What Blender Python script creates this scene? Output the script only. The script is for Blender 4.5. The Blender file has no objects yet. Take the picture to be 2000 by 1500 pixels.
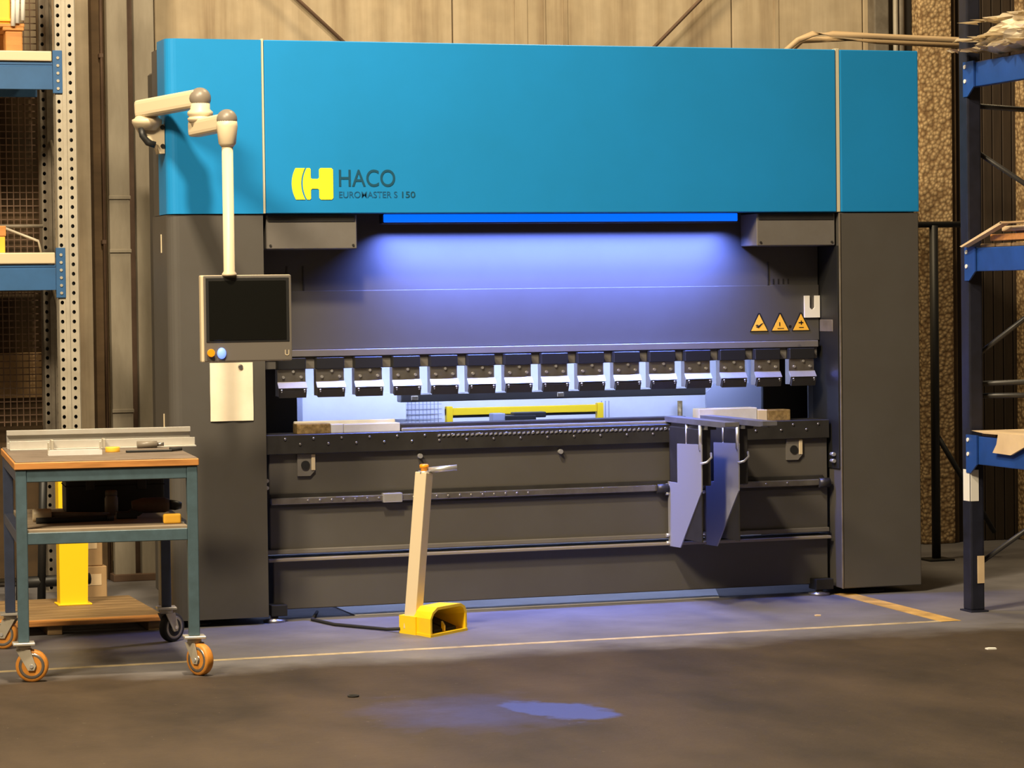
import bpy, bmesh, math, random
from mathutils import Vector, Matrix
S = bpy.context.scene
C = S.collection
random.seed(7)
R = math.radians

# ------------------------------------------------------------------ camera
cd = bpy.data.cameras.new('camera'); cam = bpy.data.objects.new('camera', cd); C.objects.link(cam)
yaw, pitch, roll = 0.315, -0.0265, -0.0126
fw = Vector((math.sin(yaw)*math.cos(pitch), math.cos(yaw)*math.cos(pitch), math.sin(pitch)))
r0 = Vector((math.cos(yaw), -math.sin(yaw), 0)); u0 = r0.cross(fw)
rr = math.cos(roll)*r0 + math.sin(roll)*u0; uu = -math.sin(roll)*r0 + math.cos(roll)*u0
m = Matrix((rr, uu, -fw)).transposed().to_4x4(); m.translation = (-4.5407, -13.1064, 1.5879)
cam.matrix_world = m
cd.sensor_width = 36; cd.lens = 36*5400/2000; cd.shift_y = -31.733/2000; cd.clip_end = 200
S.camera = cam

# ------------------------------------------------------------------ world, lamps, exposure
w = bpy.data.worlds.new('hall_ambient'); S.world = w; w.use_nodes = True
w.node_tree.nodes['Background'].inputs[0].default_value = (1.0, 0.80, 0.55, 1)
w.node_tree.nodes['Background'].inputs[1].default_value = 0.10
S.view_settings.view_transform = 'Standard'; S.view_settings.look = 'None'
S.view_settings.exposure = 0.0; S.view_settings.gamma = 1.0; S.view_settings.use_curve_mapping = False

def area(name, loc, target, energy, color, sx, sy, spread=180):
    l = bpy.data.lights.new(name, 'AREA'); l.shape = 'RECTANGLE'; l.size = sx; l.size_y = sy
    l.energy = energy; l.color = color; l.spread = R(spread)
    o = bpy.data.objects.new(name, l); C.objects.link(o); o.location = loc
    d = Vector(target)-Vector(loc)
    o.rotation_euler = d.to_track_quat('-Z', 'Y').to_euler()
    return o
area('high_bay_lamp', (-2.35, -3.0, 5.8), (-3.0, -1.5, 0.0), 450, (1.0, 0.82, 0.56), 0.4, 0.4)
area('high_bay_lamp', (-7.5, -7.0, 8.2), (-1.8, 0.0, 1.0), 1420, (1.0, 0.81, 0.54), 2.4, 1.6)
area('high_bay_lamp', (1.2, 0.6, 7.2), (0.3, 2.3, 2.6), 235, (1.0, 0.78, 0.46), 0.6, 0.6)

# ------------------------------------------------------------------ materials
def lin(h):
    c = [int(h[i:i+2], 16)/255 for i in (0, 2, 4)]
    return tuple(((x+0.055)/1.055)**2.4 if x > 0.04045 else x/12.92 for x in c)
def mat(name, col, rough=0.6, metal=0.0, noise=None, bump=None, spec=0.5, stretch=(1, 1, 1), dark=0.55, coat=0):
    """noise=(scale, amount): blotches of wear; bump=(scale, strength)"""
    if isinstance(col, str): col = lin(col)
    m = bpy.data.materials.new(name); m.use_nodes = True
    n = m.node_tree.nodes; L = m.node_tree.links; b = n['Principled BSDF']
    b.inputs['Base Color'].default_value = (*col, 1); b.inputs['Roughness'].default_value = rough
    b.inputs['Metallic'].default_value = metal; b.inputs['Specular IOR Level'].default_value = spec
    if coat: b.inputs['Coat Weight'].default_value = coat
    if noise or bump:
        tc = n.new('ShaderNodeTexCoord'); mp = n.new('ShaderNodeMapping'); L.new(tc.outputs['Object'], mp.inputs[0])
        mp.inputs['Scale'].default_value = stretch
    if noise:
        t = n.new('ShaderNodeTexNoise'); t.inputs['Scale'].default_value = noise[0]; t.inputs['Detail'].default_value = 6
        t.inputs['Roughness'].default_value = 0.62
        L.new(mp.outputs[0], t.inputs[0])
        rp = n.new('ShaderNodeValToRGB'); rp.color_ramp.elements[0].position = 0.33; rp.color_ramp.elements[1].position = 0.68
        k = 1-noise[1]
        rp.color_ramp.elements[0].color = (col[0]*k, col[1]*k*0.97, col[2]*k*0.93, 1); rp.color_ramp.elements[1].color = (*col, 1)
        L.new(t.outputs[0], rp.inputs[0]); L.new(rp.outputs[0], b.inputs['Base Color'])
    if bump:
        t2 = n.new('ShaderNodeTexNoise'); t2.inputs['Scale'].default_value = bump[0]; t2.inputs['Detail'].default_value = 4
        L.new(mp.outputs[0], t2.inputs[0])
        bp = n.new('ShaderNodeBump'); bp.inputs['Strength'].default_value = bump[1]; bp.inputs['Distance'].default_value = 0.01
        L.new(t2.outputs[0], bp.inputs['Height']); L.new(bp.outputs[0], b.inputs['Normal'])
    return m
def emis(name, col, strength):
    m = bpy.data.materials.new(name); m.use_nodes = True; b = m.node_tree.nodes['Principled BSDF']
    b.inputs['Base Color'].default_value = (*col, 1); b.inputs['Emission Color'].default_value = (*col, 1)
    b.inputs['Emission Strength'].default_value = strength
    return m
M = dict(
    blue=mat('turquoise_paint', (0.013, 0.245, 0.61), 0.45, noise=(1.2, 0.06), spec=0.25),
    grey=mat('anthracite_paint', (0.088, 0.082, 0.075), 0.5, noise=(2.0, 0.12), spec=0.4),
    ram=mat('ram_grey_paint', (0.080, 0.077, 0.075), 0.5, noise=(2.0, 0.1), spec=0.4),
    trim=mat('trim_beige', 'c9c2a8', 0.5, 0.0),
    yellow=mat('signal_yellow', (0.95, 0.62, 0.01), 0.45),
    logoy=mat('logo_yellow', (1.0, 0.80, 0.03), 0.5),
    teal=mat('lettering_teal', (0.005, 0.07, 0.13), 0.5),
    teal2=mat('lettering_pale_teal', (0.006, 0.095, 0.22), 0.5),
    steel=mat('brushed_steel', (0.42, 0.40, 0.38), 0.34, 0.85, noise=(9, 0.35)),
    bright=mat('ground_steel', (0.78, 0.79, 0.82), 0.33, 0.75, noise=(14, 0.15)),
    white_steel=mat('pale_steel', (0.72, 0.72, 0.72), 0.5, 0.1, noise=(8, 0.15)),
    darksteel=mat('blackened_steel', (0.045, 0.043, 0.042), 0.42, 0.3, noise=(10, 0.3)),
    black=mat('black_plastic', (0.012, 0.012, 0.012), 0.5),
    rubber=mat('black_rubber', (0.015, 0.014, 0.013), 0.8),
    screen=mat('screen_glass', (0.006, 0.006, 0.005), 0.25, spec=0.3),
    cream=mat('cream_paint', (0.64, 0.53, 0.36), 0.45),
    capgrey=mat('grey_joint_cap', (0.20, 0.17, 0.135), 0.4),
    bezel=mat('console_bezel', (0.13, 0.115, 0.10), 0.45),
    paper=mat('paper', (0.95, 0.86, 0.68), 0.8, noise=(6, 0.08)),
    orange=mat('amber_button', (0.9, 0.33, 0.01), 0.35),
    panelw=mat('white_sheet_panel', (0.80, 0.80, 0.82), 0.5, noise=(4, 0.08)),
    periw=mat('back_gauge_plate', (0.34, 0.35, 0.42), 0.5),
    brass=mat('bronze_block', (0.50, 0.34, 0.13), 0.45, 0.4, noise=(45, 0.6)),
    cyl=mat('grey_plate', (0.16, 0.15, 0.14), 0.45, noise=(5, 0.15)),
    bracket=mat('grey_bracket_paint', (0.27, 0.27, 0.30), 0.5),
    stainless=mat('bright_sheet', (0.70, 0.70, 0.72), 0.4, 0.2, noise=(3, 0.15)),
    darkwood=mat('dark_cladding', (0.045, 0.028, 0.015), 0.8, noise=(5, 0.4), stretch=(4, 4, 0.5)),
    darkply=mat('stained_plywood', (0.075, 0.042, 0.014), 0.85, noise=(2, 0.6), stretch=(1, 1, 2)),
    barsteel=mat('support_bar_steel', (0.17, 0.17, 0.19), 0.4, 0.3, noise=(9, 0.3)),
    ledge=mat('ledge_paint', (0.24, 0.21, 0.17), 0.5),
    alu=mat('aluminium', (0.62, 0.60, 0.56), 0.38, 0.45, noise=(8, 0.1)),
    wood=mat('orange_wood', (0.62, 0.27, 0.07), 0.6, noise=(5, 0.35), stretch=(1, 8, 8)),
    plank=mat('weathered_board', (0.30, 0.19, 0.085), 0.7, noise=(4, 0.5), stretch=(1, 8, 8)),
    shelfwood=mat('grey_shelf_board', (0.34, 0.27, 0.19), 0.75, noise=(3, 0.4), stretch=(1, 3, 1)),
    bench=mat('worn_bench_top', (0.20, 0.155, 0.12), 0.6, noise=(6, 0.4)),
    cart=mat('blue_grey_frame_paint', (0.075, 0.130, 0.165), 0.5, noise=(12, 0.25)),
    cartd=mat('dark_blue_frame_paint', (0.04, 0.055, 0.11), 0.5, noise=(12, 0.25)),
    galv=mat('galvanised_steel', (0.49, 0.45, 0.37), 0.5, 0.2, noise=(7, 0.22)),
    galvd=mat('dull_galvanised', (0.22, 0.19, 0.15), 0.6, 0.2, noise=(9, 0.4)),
    rackblue=mat('rack_blue', (0.035, 0.12, 0.30), 0.45, noise=(5, 0.15)),
    rackblue2=mat('rack_royal_blue', (0.018, 0.075, 0.34), 0.42, noise=(8, 0.2)),
    rackpost=mat('rack_post_paint', (0.016, 0.018, 0.036), 0.5, noise=(9, 0.5)),
    card=mat('cardboard', (0.42, 0.27, 0.13), 0.8, noise=(4, 0.2)),
    cardp=mat('pale_cardboard', (0.74, 0.56, 0.34), 0.8, noise=(6, 0.15)),
    film=mat('crumpled_film', (0.86, 0.76, 0.58), 0.45, noise=(7, 0.2)),
    pipe=mat('concrete_grey', (0.30, 0.265, 0.205), 0.8, noise=(3, 0.3), stretch=(3, 3, 0.6)),
    rust=mat('brown_steel', (0.13, 0.075, 0.045), 0.7, noise=(6, 0.4)),
    hose=mat('beige_hose', (0.46, 0.33, 0.19), 0.6),
    ply=mat('brown_board', (0.125, 0.075, 0.032), 0.8, noise=(3, 0.35), stretch=(1, 1, 4)),
    castorange=mat('orange_tyre', (0.72, 0.29, 0.04), 0.5, noise=(14, 0.3)),
    tape=mat('orange_tape', (0.95, 0.52, 0.05), 0.5),
    line=mat('yellow_floor_paint', (0.72, 0.44, 0.11), 0.6, noise=(7, 0.5)),
    linep=mat('pale_floor_paint', (0.62, 0.50, 0.30), 0.6, noise=(9, 0.55)),
    signw=mat('white_plate', (0.86, 0.84, 0.78), 0.5),
    ledblue=emis('led_blue_lens', (0.0, 0.14, 1.0), 1.1),
    lamp=emis('indicator_blue', (0.16, 0.27, 1.0), 1.6),
    lampw=emis('led_white_lens', (0.7, 0.8, 1.0), 6.0),
)
# wall: vertical concrete panels with streaks
def wall_mat():
    m = mat('stained_panel', (0.52, 0.42, 0.28), 0.85)
    n = m.node_tree.nodes; L = m.node_tree.links; b = n['Principled BSDF']
    tc = n.new('ShaderNodeTexCoord'); mp = n.new('ShaderNodeMapping'); mp.inputs['Scale'].default_value = (3.5, 1, 0.16)
    L.new(tc.outputs['Object'], mp.inputs[0])
    t = n.new('ShaderNodeTexNoise'); t.inputs['Scale'].default_value = 1.6; t.inputs['Detail'].default_value = 7; t.inputs['Roughness'].default_value = 0.65
    L.new(mp.outputs[0], t.inputs[0])
    rp = n.new('ShaderNodeValToRGB'); e = rp.color_ramp.elements
    e[0].position = 0.30; e[0].color = (0.30, 0.215, 0.13, 1); e[1].position = 0.62; e[1].color = (0.56, 0.46, 0.32, 1)
    k = e.new(0.45); k.color = (0.46, 0.365, 0.24, 1)
    L.new(t.outputs[0], rp.inputs[0])
    t2 = n.new('ShaderNodeTexNoise'); t2.inputs['Scale'].default_value = 9; t2.inputs['Detail'].default_value = 8; L.new(tc.outputs['Object'], t2.inputs[0])
    mx = n.new('ShaderNodeMixRGB'); mx.blend_type = 'MULTIPLY'; mx.inputs[0].default_value = 0.35
    L.new(rp.outputs[0], mx.inputs[1]); L.new(t2.outputs[0], mx.inputs[2]); L.new(mx.outputs[0], b.inputs['Base Color'])
    return m
M['wall'] = wall_mat()
def pebble_mat():
    m = mat('exposed_aggregate', (0.4, 0.27, 0.13), 0.9)
    n = m.node_tree.nodes; L = m.node_tree.links; b = n['Principled BSDF']
    tc = n.new('ShaderNodeTexCoord'); v = n.new('ShaderNodeTexVoronoi'); v.inputs['Scale'].default_value = 42
    L.new(tc.outputs['Object'], v.inputs[0])
    rp = n.new('ShaderNodeValToRGB'); e = rp.color_ramp.elements
    e[0].position = 0.15; e[0].color = (0.62, 0.44, 0.23, 1); e[1].position = 0.75; e[1].color = (0.22, 0.13, 0.055, 1)
    L.new(v.outputs['Distance'], rp.inputs[0]); L.new(rp.outputs[0], b.inputs['Base Color'])
    bp = n.new('ShaderNodeBump'); bp.inputs['Strength'].default_value = 0.6; bp.inputs['Distance'].default_value = 0.01; bp.invert = True
    L.new(v.outputs['Distance'], bp.inputs['Height']); L.new(bp.outputs[0], b.inputs['Normal'])
    return m
M['pebble'] = pebble_mat()
def floor_mat():
    """dirty brown hall floor, a cleaner grey strip along the machine, one glossy patch with a blue reflection painted in"""
    m = mat('hall_floor', (0.1, 0.07, 0.05), 0.6)
    n = m.node_tree.nodes; L = m.node_tree.links; b = n['Principled BSDF']
    def math_(op, a, c=None, clamp=False):
        q = n.new('ShaderNodeMath'); q.operation = op; q.use_clamp = clamp
        for i, x in enumerate((a, c)):
            if x is None: continue
            if isinstance(x, (int, float)): q.inputs[i].default_value = x
            else: L.new(x, q.inputs[i])
        return q.outputs[0]
    def noise(scale, detail=6, st=(1, 1, 1)):
        mp = n.new('ShaderNodeMapping'); mp.inputs['Scale'].default_value = st; L.new(tc.outputs['Object'], mp.inputs[0])
        t = n.new('ShaderNodeTexNoise'); t.inputs['Scale'].default_value = scale; t.inputs['Detail'].default_value = detail; t.inputs['Roughness'].default_value = 0.62
        L.new(mp.outputs[0], t.inputs[0]); return t.outputs[0]
    def ramp(x, a, ca, c, cc):
        rp = n.new('ShaderNodeValToRGB'); e = rp.color_ramp.elements
        e[0].position = a; e[0].color = (*ca, 1); e[1].position = c; e[1].color = (*cc, 1); L.new(x, rp.inputs[0]); return rp.outputs[0]
    def mix(f, a, c):
        q = n.new('ShaderNodeMixRGB'); L.new(f, q.inputs[0]); L.new(a, q.inputs[1]); L.new(c, q.inputs[2]); return q.outputs[0]
    tc = n.new('ShaderNodeTexCoord'); sp = n.new('ShaderNodeSeparateXYZ'); L.new(tc.outputs['Object'], sp.inputs[0])
    x, y = sp.outputs[0], sp.outputs[1]
    brown = ramp(noise(1.3, 8, (1, 0.5, 1)), 0.34, (0.024, 0.016, 0.010), 0.66, (0.070, 0.048, 0.030))
    grey = ramp(noise(2.2, 8), 0.30, (0.112, 0.106, 0.112), 0.72, (0.192, 0.182, 0.186))
    edge = math_('ADD', y, math_('MULTIPLY', math_('SUBTRACT', noise(1.1, 5), 0.5), 0.75))
    band = math_('MULTIPLY', math_('MULTIPLY', math_('ADD', edge, 1.70), 3.2, True), 1.0, True)
    specks = math_('GREATER_THAN', noise(38, 2), 0.735)
    col = mix(band, brown, grey)
    pale = n.new('ShaderNodeRGB'); pale.outputs[0].default_value = (0.20, 0.16, 0.12, 1)
    col = mix(math_('MULTIPLY', specks, 0.7), col, pale.outputs[0])
    # blue reflection of the lit ram, painted as colour (irregular, about 0.6 m across), smoother than the floor around it
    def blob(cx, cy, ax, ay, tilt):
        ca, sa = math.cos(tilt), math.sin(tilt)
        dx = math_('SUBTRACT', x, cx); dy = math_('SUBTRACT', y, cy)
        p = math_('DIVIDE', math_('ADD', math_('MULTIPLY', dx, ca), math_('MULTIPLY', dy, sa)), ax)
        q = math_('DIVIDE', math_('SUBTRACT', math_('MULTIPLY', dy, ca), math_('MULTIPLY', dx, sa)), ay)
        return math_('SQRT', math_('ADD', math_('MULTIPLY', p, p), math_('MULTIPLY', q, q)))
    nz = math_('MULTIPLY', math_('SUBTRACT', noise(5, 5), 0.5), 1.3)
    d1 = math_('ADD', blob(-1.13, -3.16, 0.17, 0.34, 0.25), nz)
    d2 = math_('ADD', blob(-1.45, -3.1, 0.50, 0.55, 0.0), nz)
    gloss_reflection_mask = math_('MAXIMUM', math_('MULTIPLY', math_('SUBTRACT', 1.0, d1), 4.0, True), math_('MULTIPLY', math_('MULTIPLY', math_('SUBTRACT', 1.0, d2), 1.2, True), 0.4))
    blue_reflection = n.new('ShaderNodeRGB'); blue_reflection.outputs[0].default_value = (0.040, 0.060, 0.30, 1)
    col = mix(gloss_reflection_mask, col, blue_reflection.outputs[0]); L.new(col, b.inputs['Base Color'])
    b.inputs['Specular IOR Level'].default_value = 0.35
    rough = math_('SUBTRACT', 0.62, math_('MULTIPLY', band, 0.10))
    L.new(rough, b.inputs['Roughness'])
    L.new(math_('MULTIPLY', gloss_reflection_mask, 0.5), b.inputs['Coat Weight']); b.inputs['Coat Roughness'].default_value = 0.38; b.inputs['Coat IOR'].default_value = 1.6
    bp = n.new('ShaderNodeBump'); bp.inputs['Strength'].default_value = 0.25; bp.inputs['Distance'].default_value = 0.01
    L.new(noise(14, 6), bp.inputs['Height']); L.new(bp.outputs[0], b.inputs['Normal'])
    return m
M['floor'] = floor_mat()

# ------------------------------------------------------------------ mesh helpers
class MB:
    def __init__(s): s.bm = bmesh.new(); s.smooth = False
    def box(s, x0, x1, y0, y1, z0, z1, bev=0.0, seg=2):
        g = bmesh.ops.create_cube(s.bm, size=1); vs = g['verts']
        for v in vs: v.co = Vector(((x0+x1)/2+v.co.x*(x1-x0), (y0+y1)/2+v.co.y*(y1-y0), (z0+z1)/2+v.co.z*(z1-z0)))
        if bev:
            es = list({e for v in vs for e in v.link_edges})
            bmesh.ops.bevel(s.bm, geom=es, offset=bev, segments=seg, affect='EDGES', profile=0.6)
        return s
    def prism(s, pts, axis, a, b):
        """2D polygon extruded along axis; pts are the other two coords in order (xyz minus axis)"""
        def P(p, t):
            if axis == 'x': return Vector((t, p[0], p[1]))
            if axis == 'y': return Vector((p[0], t, p[1]))
            return Vector((p[0], p[1], t))
        A = [s.bm.verts.new(P(p, a)) for p in pts]; B = [s.bm.verts.new(P(p, b)) for p in pts]
        fs = [s.bm.faces.new(A), s.bm.faces.new(B[::-1])]
        k = len(pts)
        for i in range(k): fs.append(s.bm.faces.new((A[i], B[i], B[(i+1) % k], A[(i+1) % k])))
        bmesh.ops.recalc_face_normals(s.bm, faces=fs)
        return s
    def tube(s, path, rad, n=12, cap=True):
        path = [Vector(p) for p in path]; rads = rad if isinstance(rad, (list, tuple)) else [rad]*len(path)
        rings = []; ref = None
        for i, p in enumerate(path):
            t = (path[min(i+1, len(path)-1)]-path[max(i-1, 0)])
            if t.length < 1e-9: t = path[i]-path[i-1] if i else Vector((0, 0, 1))
            t.normalize()
            if ref is None: ref = Vector((0, 0, 1)) if abs(t.z) < 0.9 else Vector((1, 0, 0))
            u = t.cross(ref).normalized(); v = t.cross(u); ref = -v if False else ref
            rings.append([s.bm.verts.new(p+rads[i]*(math.cos(2*math.pi*k/n)*u+math.sin(2*math.pi*k/n)*v)) for k in range(n)])
        fs = []
        for a, b in zip(rings, rings[1:]):
            for k in range(n): fs.append(s.bm.faces.new((a[k], a[(k+1) % n], b[(k+1) % n], b[k])))
        for f in fs: f.smooth = True
        if cap: fs.append(s.bm.faces.new(rings[0][::-1])); fs.append(s.bm.faces.new(rings[-1]))
        bmesh.ops.recalc_face_normals(s.bm, faces=fs)
        return s
    def lathe(s, prof, org=(0, 0, 0), axis='z', n=20):
        """prof: (radius, height) pairs, revolved about axis through org"""
        o = Vector(org); rings = []
        for r_, h in prof:
            ring = []
            for k in range(n):
                a = 2*math.pi*k/n; c, d = r_*math.cos(a), r_*math.sin(a)
                q = {'z': Vector((c, d, h)), 'y': Vector((c, h, d)), 'x': Vector((h, c, d))}[axis]
                ring.append(s.bm.verts.new(o+q))
            rings.append(ring)
        fs = []
        for a, b in zip(rings, rings[1:]):
            for k in range(n): fs.append(s.bm.faces.new((a[k], a[(k+1) % n], b[(k+1) % n], b[k])))
        for f in fs: f.smooth = True
        fs.append(s.bm.faces.new(rings[0])); fs.append(s.bm.faces.new(rings[-1][::-1]))
        bmesh.ops.recalc_face_normals(s.bm, faces=fs)
        return s
    def ellipsoid(s, c, rx, ry, rz, n=12):
        g = bmesh.ops.create_uvsphere(s.bm, u_segments=n*2, v_segments=n, radius=1)
        for v in g['verts']: v.co = Vector((c[0]+v.co.x*rx, c[1]+v.co.y*ry, c[2]+v.co.z*rz))
        for v in g['verts']:
            for f in v.link_faces: f.smooth = True
        return s
    def quad(s, a, b, c, d):
        s.bm.faces.new([s.bm.verts.new(Vector(p)) for p in (a, b, c, d)]); return s
    def build(s, name, material, parent=None, smooth=False, tag=None):
        me = bpy.data.meshes.new(name)
        if smooth:
            for f in s.bm.faces: f.smooth = True
        s.bm.to_mesh(me); s.bm.free()
        return link(name, me, material, parent)
def link(name, me, material, parent=None):
    if material is not None and not me.materials: me.materials.append(M[material] if isinstance(material, str) else material)
    o = bpy.data.objects.new(name, me); C.objects.link(o)
    if parent is not None: setparent(o, parent)
    return o
def setparent(o, p):
    # children are modelled in world coordinates: cancel the parent's own placement
    o.parent = p; bpy.context.view_layer.update(); o.matrix_parent_inverse = p.matrix_world.inverted()
def tag(o, label=None, cat=None, group=None, kind=None):
    if label: o['label'] = label
    if cat: o['category'] = cat
    if group: o['group'] = group
    if kind: o['kind'] = kind
    return o
def thing(name, loc, label, cat, group=None, rz=0):
    o = bpy.data.objects.new(name, None); C.objects.link(o); o.location = loc; o.rotation_euler = (0, 0, rz); o.empty_display_size = 0.1
    bpy.context.view_layer.update()
    return tag(o, label, cat, group)
def lpart(mb, name, material, parent):
    """part modelled in the parent's local coordinates"""
    me = bpy.data.meshes.new(name); mb.bm.to_mesh(me); mb.bm.free()
    me.materials.append(M[material]); o = bpy.data.objects.new(name, me); C.objects.link(o); o.parent = parent
    return o
def inst(src, name, loc, parent, rot=None):
    o = bpy.data.objects.new(name, src); C.objects.link(o); o.location = loc
    if rot: o.rotation_euler = rot
    if parent is not None: setparent(o, parent)
    return o

# ------------------------------------------------------------------ the setting
fl = MB().quad((-14, -16, 0), (14, -16, 0), (14, 6, 0), (-14, 6, 0)).build('floor', 'floor'); tag(fl, 'dirty brown hall floor with a cleaner grey strip by the machine and a painted-in blue reflection', kind='structure')
MB().box(-5.2, 1.56, -1.225, -1.175, 0.0, 0.0012).build('marking_line', 'linep', fl)
MB().prism([(1.47, -1.225), (1.575, -1.225), (1.62, 0.10), (1.515, 0.10)], 'z', 0.0, 0.0018).build('marking_line', 'line', fl)
# small litter chips on the floor are specks of the floor itself
wb = MB().box(-9, 9, 2.66, 2.8, 0, 7).build('wall_back', 'rust'); tag(wb, 'stained beige back wall of tall concrete panels', kind='structure')
edges = [-9, -7.4, -5.8, -4.3, -3.0, -1.55, 0.235, 2.02, 2.90, 4.6, 6.2, 9]
for a, b in zip(edges, edges[1:]):
    MB().box(a+0.004, b-0.004, 2.60, 2.672, 0.0, 7, 0.004, 1).build('panel', 'wall', wb)
# shallow plank ribs on the wall above the machine
for x0, x1 in ((0.62, 0.70), (0.80, 0.815), (0.93, 0.955), (2.30, 2.33)):
    MB().box(x0, x1, 2.592, 2.602, 0.0, 7, 0.002, 1).build('rib', 'wall', wb)
MB().box(-9, 2.0, 2.57, 2.605, 0, 0.10, 0.005, 1).build('baseboard_back', 'pipe').__setitem__('kind', 'structure')

def steel_column():
    t = thing('building_column', (-1.78, 2.40, 0), 'grey-beige steel column pair standing between shelf and machine', 'column')
    MB().box(-1.865, -1.748, 2.36, 2.42, 0.0, 7, 0.006).build('flange', 'pipe', t)
    MB().box(-1.712, -1.597, 2.36, 2.42, 0.0, 7, 0.006).build('flange', 'pipe', t)
    MB().box(-1.765, -1.695, 2.42, 2.47, 0.0, 7, 0.004).build('web', 'rust', t)
    MB().box(-1.88, -1.58, 2.33, 2.49, 0.0, 0.04, 0.004).build('base_plate', 'rust', t)
    for z in (0.95, 1.85, 2.15):
        MB().box(-1.868, -1.745, 2.352, 2.362, z, z+0.02, 0.002, 1).build('joint_strip', 'pipe', t)
steel_column()
t = thing('wall_pipe', (-1.886, 2.5, 0), 'thin dark pipe running up beside the grey-beige steel column', 'pipe')
MB().tube([(-1.878, 2.46, 0.0), (-1.878, 2.46, 7)], 0.009).build('pipe_run', 'rust', t)
for z in (0.6, 1.9, 2.95): MB().box(-1.893, -1.868, 2.45, 2.50, z, z+0.025, 0.003, 1).build('clip', 'rust', t)
t = thing('wall_beam', (-1.89, 2.5, 0), 'brown vertical timber post against the wall behind the perforated rack post', 'post')
MB().box(-1.928, -1.853, 2.5, 2.6, 0.0, 7, 0.006).build('timber', 'ply', t)

def brace(name, label, a, b, r_=0.011):
    a = Vector(a); b = Vector(b)
    t = thing(name, a, label, 'brace'); MB().tube([a, b], r_, 8).build('rod', 'rust', t)
    for p in (a, b): MB().box(p.x-0.04, p.x+0.04, p.y-0.01, 2.605, p.z-0.04, p.z+0.04, 0.004, 1).build('wall_plate', 'rust', t)
brace('wall_brace', 'dark bracing rod descending to the right above the machine', (-1.79, 2.54, 4.27), (0.30, 2.54, 2.40))
brace('wall_brace', 'dark bracing rod descending to the left above the machine', (2.75, 2.50, 4.29), (0.70, 2.50, 2.33))

def pillar(x0, x1, label):
    t = thing('aggregate_pillar', ((x0+x1)/2, 2.5, 0), label, 'pillar')
    MB().box(x0, x1, 2.42, 2.66, 0, 7, 0.015).build('shaft', 'pebble', t)
    MB().box(x1, x1+0.045, 2.46, 2.66, 0, 7, 0.004).build('edge_board', 'ply', t)
pillar(3.20, 3.42, 'pebbled concrete pillar just right of the blue machine cover')
pillar(3.90, 4.30, 'pebbled concrete pillar behind the blue rack at the frame edge')
t = thing('wall_conduit', (3.0, 2.5, 0), 'grey vertical conduits on the wall left of the pebbled pillar', 'conduit')
MB().box(2.93, 3.03, 2.50, 2.6, 0, 7, 0.01).build('duct', 'galvd', t)
MB().tube([(3.065, 2.48, 0), (3.065, 2.48, 7)], 0.016).build('pipe_run', 'galv', t)
MB().tube([(3.11, 2.50, 0), (3.11, 2.50, 7)], 0.022).build('pipe_run', 'galvd', t)
MB().box(3.14, 3.195, 2.52, 2.62, 0, 7, 0.004).build('duct', 'black', t)
t = thing('dark_partition', (3.75, 2.5, 0), 'black-brown wall cladding between the two pebbled pillars', 'cladding')
x = 3.47
while x < 3.88:
    MB().box(x, x+0.062, 2.5, 2.55, 0, 7, 0.004, 1).build('board', 'darkwood', t); x += 0.068
t = thing('black_rail', (2.83, 1.5, 0), 'black T-shaped pipe rail behind the right edge of the machine', 'rail')
MB().tube([(2.0, 1.5, 1.965), (3.12, 1.5, 1.965)], 0.018).build('crossbar', 'black', t)
MB().tube([(2.82, 1.5, 0.0), (2.82, 1.5, 1.96)], 0.026).build('upright', 'black', t)
MB().box(2.74, 2.90, 1.42, 1.58, 0, 0.012, 0.002, 1).build('foot_plate', 'black', t)
MB().tube([(2.82, 1.5, 0.75), (3.2, 1.5, 0.15)], 0.016).build('strut', 'black', t)

# ------------------------------------------------------------------ press brake
pb = thing('press_brake', (0, 0.2, 0), 'large dark grey press brake with turquoise top cover and blue lit ram', 'press brake')
XL, XR, XO, XS = -1.526, 1.526, 1.981, -1.992
TOP, BOT, FL = 2.833, 1.994, 0.036
def rounded_left(y0, y1, rad, extra=0.0):
    pts = [(XL, y0), (XL, y1), (XS-extra, y1)]
    for i in range(7):
        a = math.pi + i*math.pi/12
        pts.append((XS-extra+rad+rad*math.cos(a), y0+rad+rad*math.sin(a)))
    return pts
# left column with rounded corner, right column
lc = MB().prism(rounded_left(0.008, 0.40, 0.055), 'z', FL, BOT-0.004).build('column', 'grey', pb)
for z in (1.86, 0.99): MB().box(XS-0.004, XS+0.002, 0.17, 0.18, z-0.05, z+0.04, 0.001, 1).build('hinge', 'cream', lc)
rc = MB().box(XR, XO, 0.008, 0.42, FL, BOT-0.004, 0.004, 1).build('column', 'grey', pb)
MB().box(XR-0.002, XR+0.006, 0.003, 0.012, FL, BOT-0.005, 0.001, 1).build('edge_strip', 'galvd', rc)
# cover: three panels with beige trims between
cl = MB().prism([(p[0] if p[0] > XL-0.001 and False else p[0], p[1]) for p in [(XL-0.0, 0.0), (XL-0.0, 0.22), (XS, 0.22)] + rounded_left(0.0, 0.22, 0.05)[3:]], 'z', BOT, TOP).build('cover_panel', 'blue', pb)
MB().prism([(XS+0.012, 0.22), (XS+0.012, 0.42), (XL, 0.42), (XL, 0.22)], 'z', BOT, TOP-0.03).build('side_plate', 'grey', cl)
MB().box(XL+0.016, XR-0.016, 0.0, 0.05, BOT, TOP, 0.004, 1).build('cover_panel', 'blue', pb)
MB().box(XR+0.010, XO, 0.0, 0.22, BOT, TOP, 0.006, 2).build('cover_panel', 'blue', pb)
for x0, x1 in ((XL-0.002, XL+0.018), (XR-0.018, XR+0.012)):
    MB().box(x0+0.004, x1-0.004, 0.006, 0.05, BOT, TOP+0.006, 0.002, 1).build('trim_strip', 'trim', pb)
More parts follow.
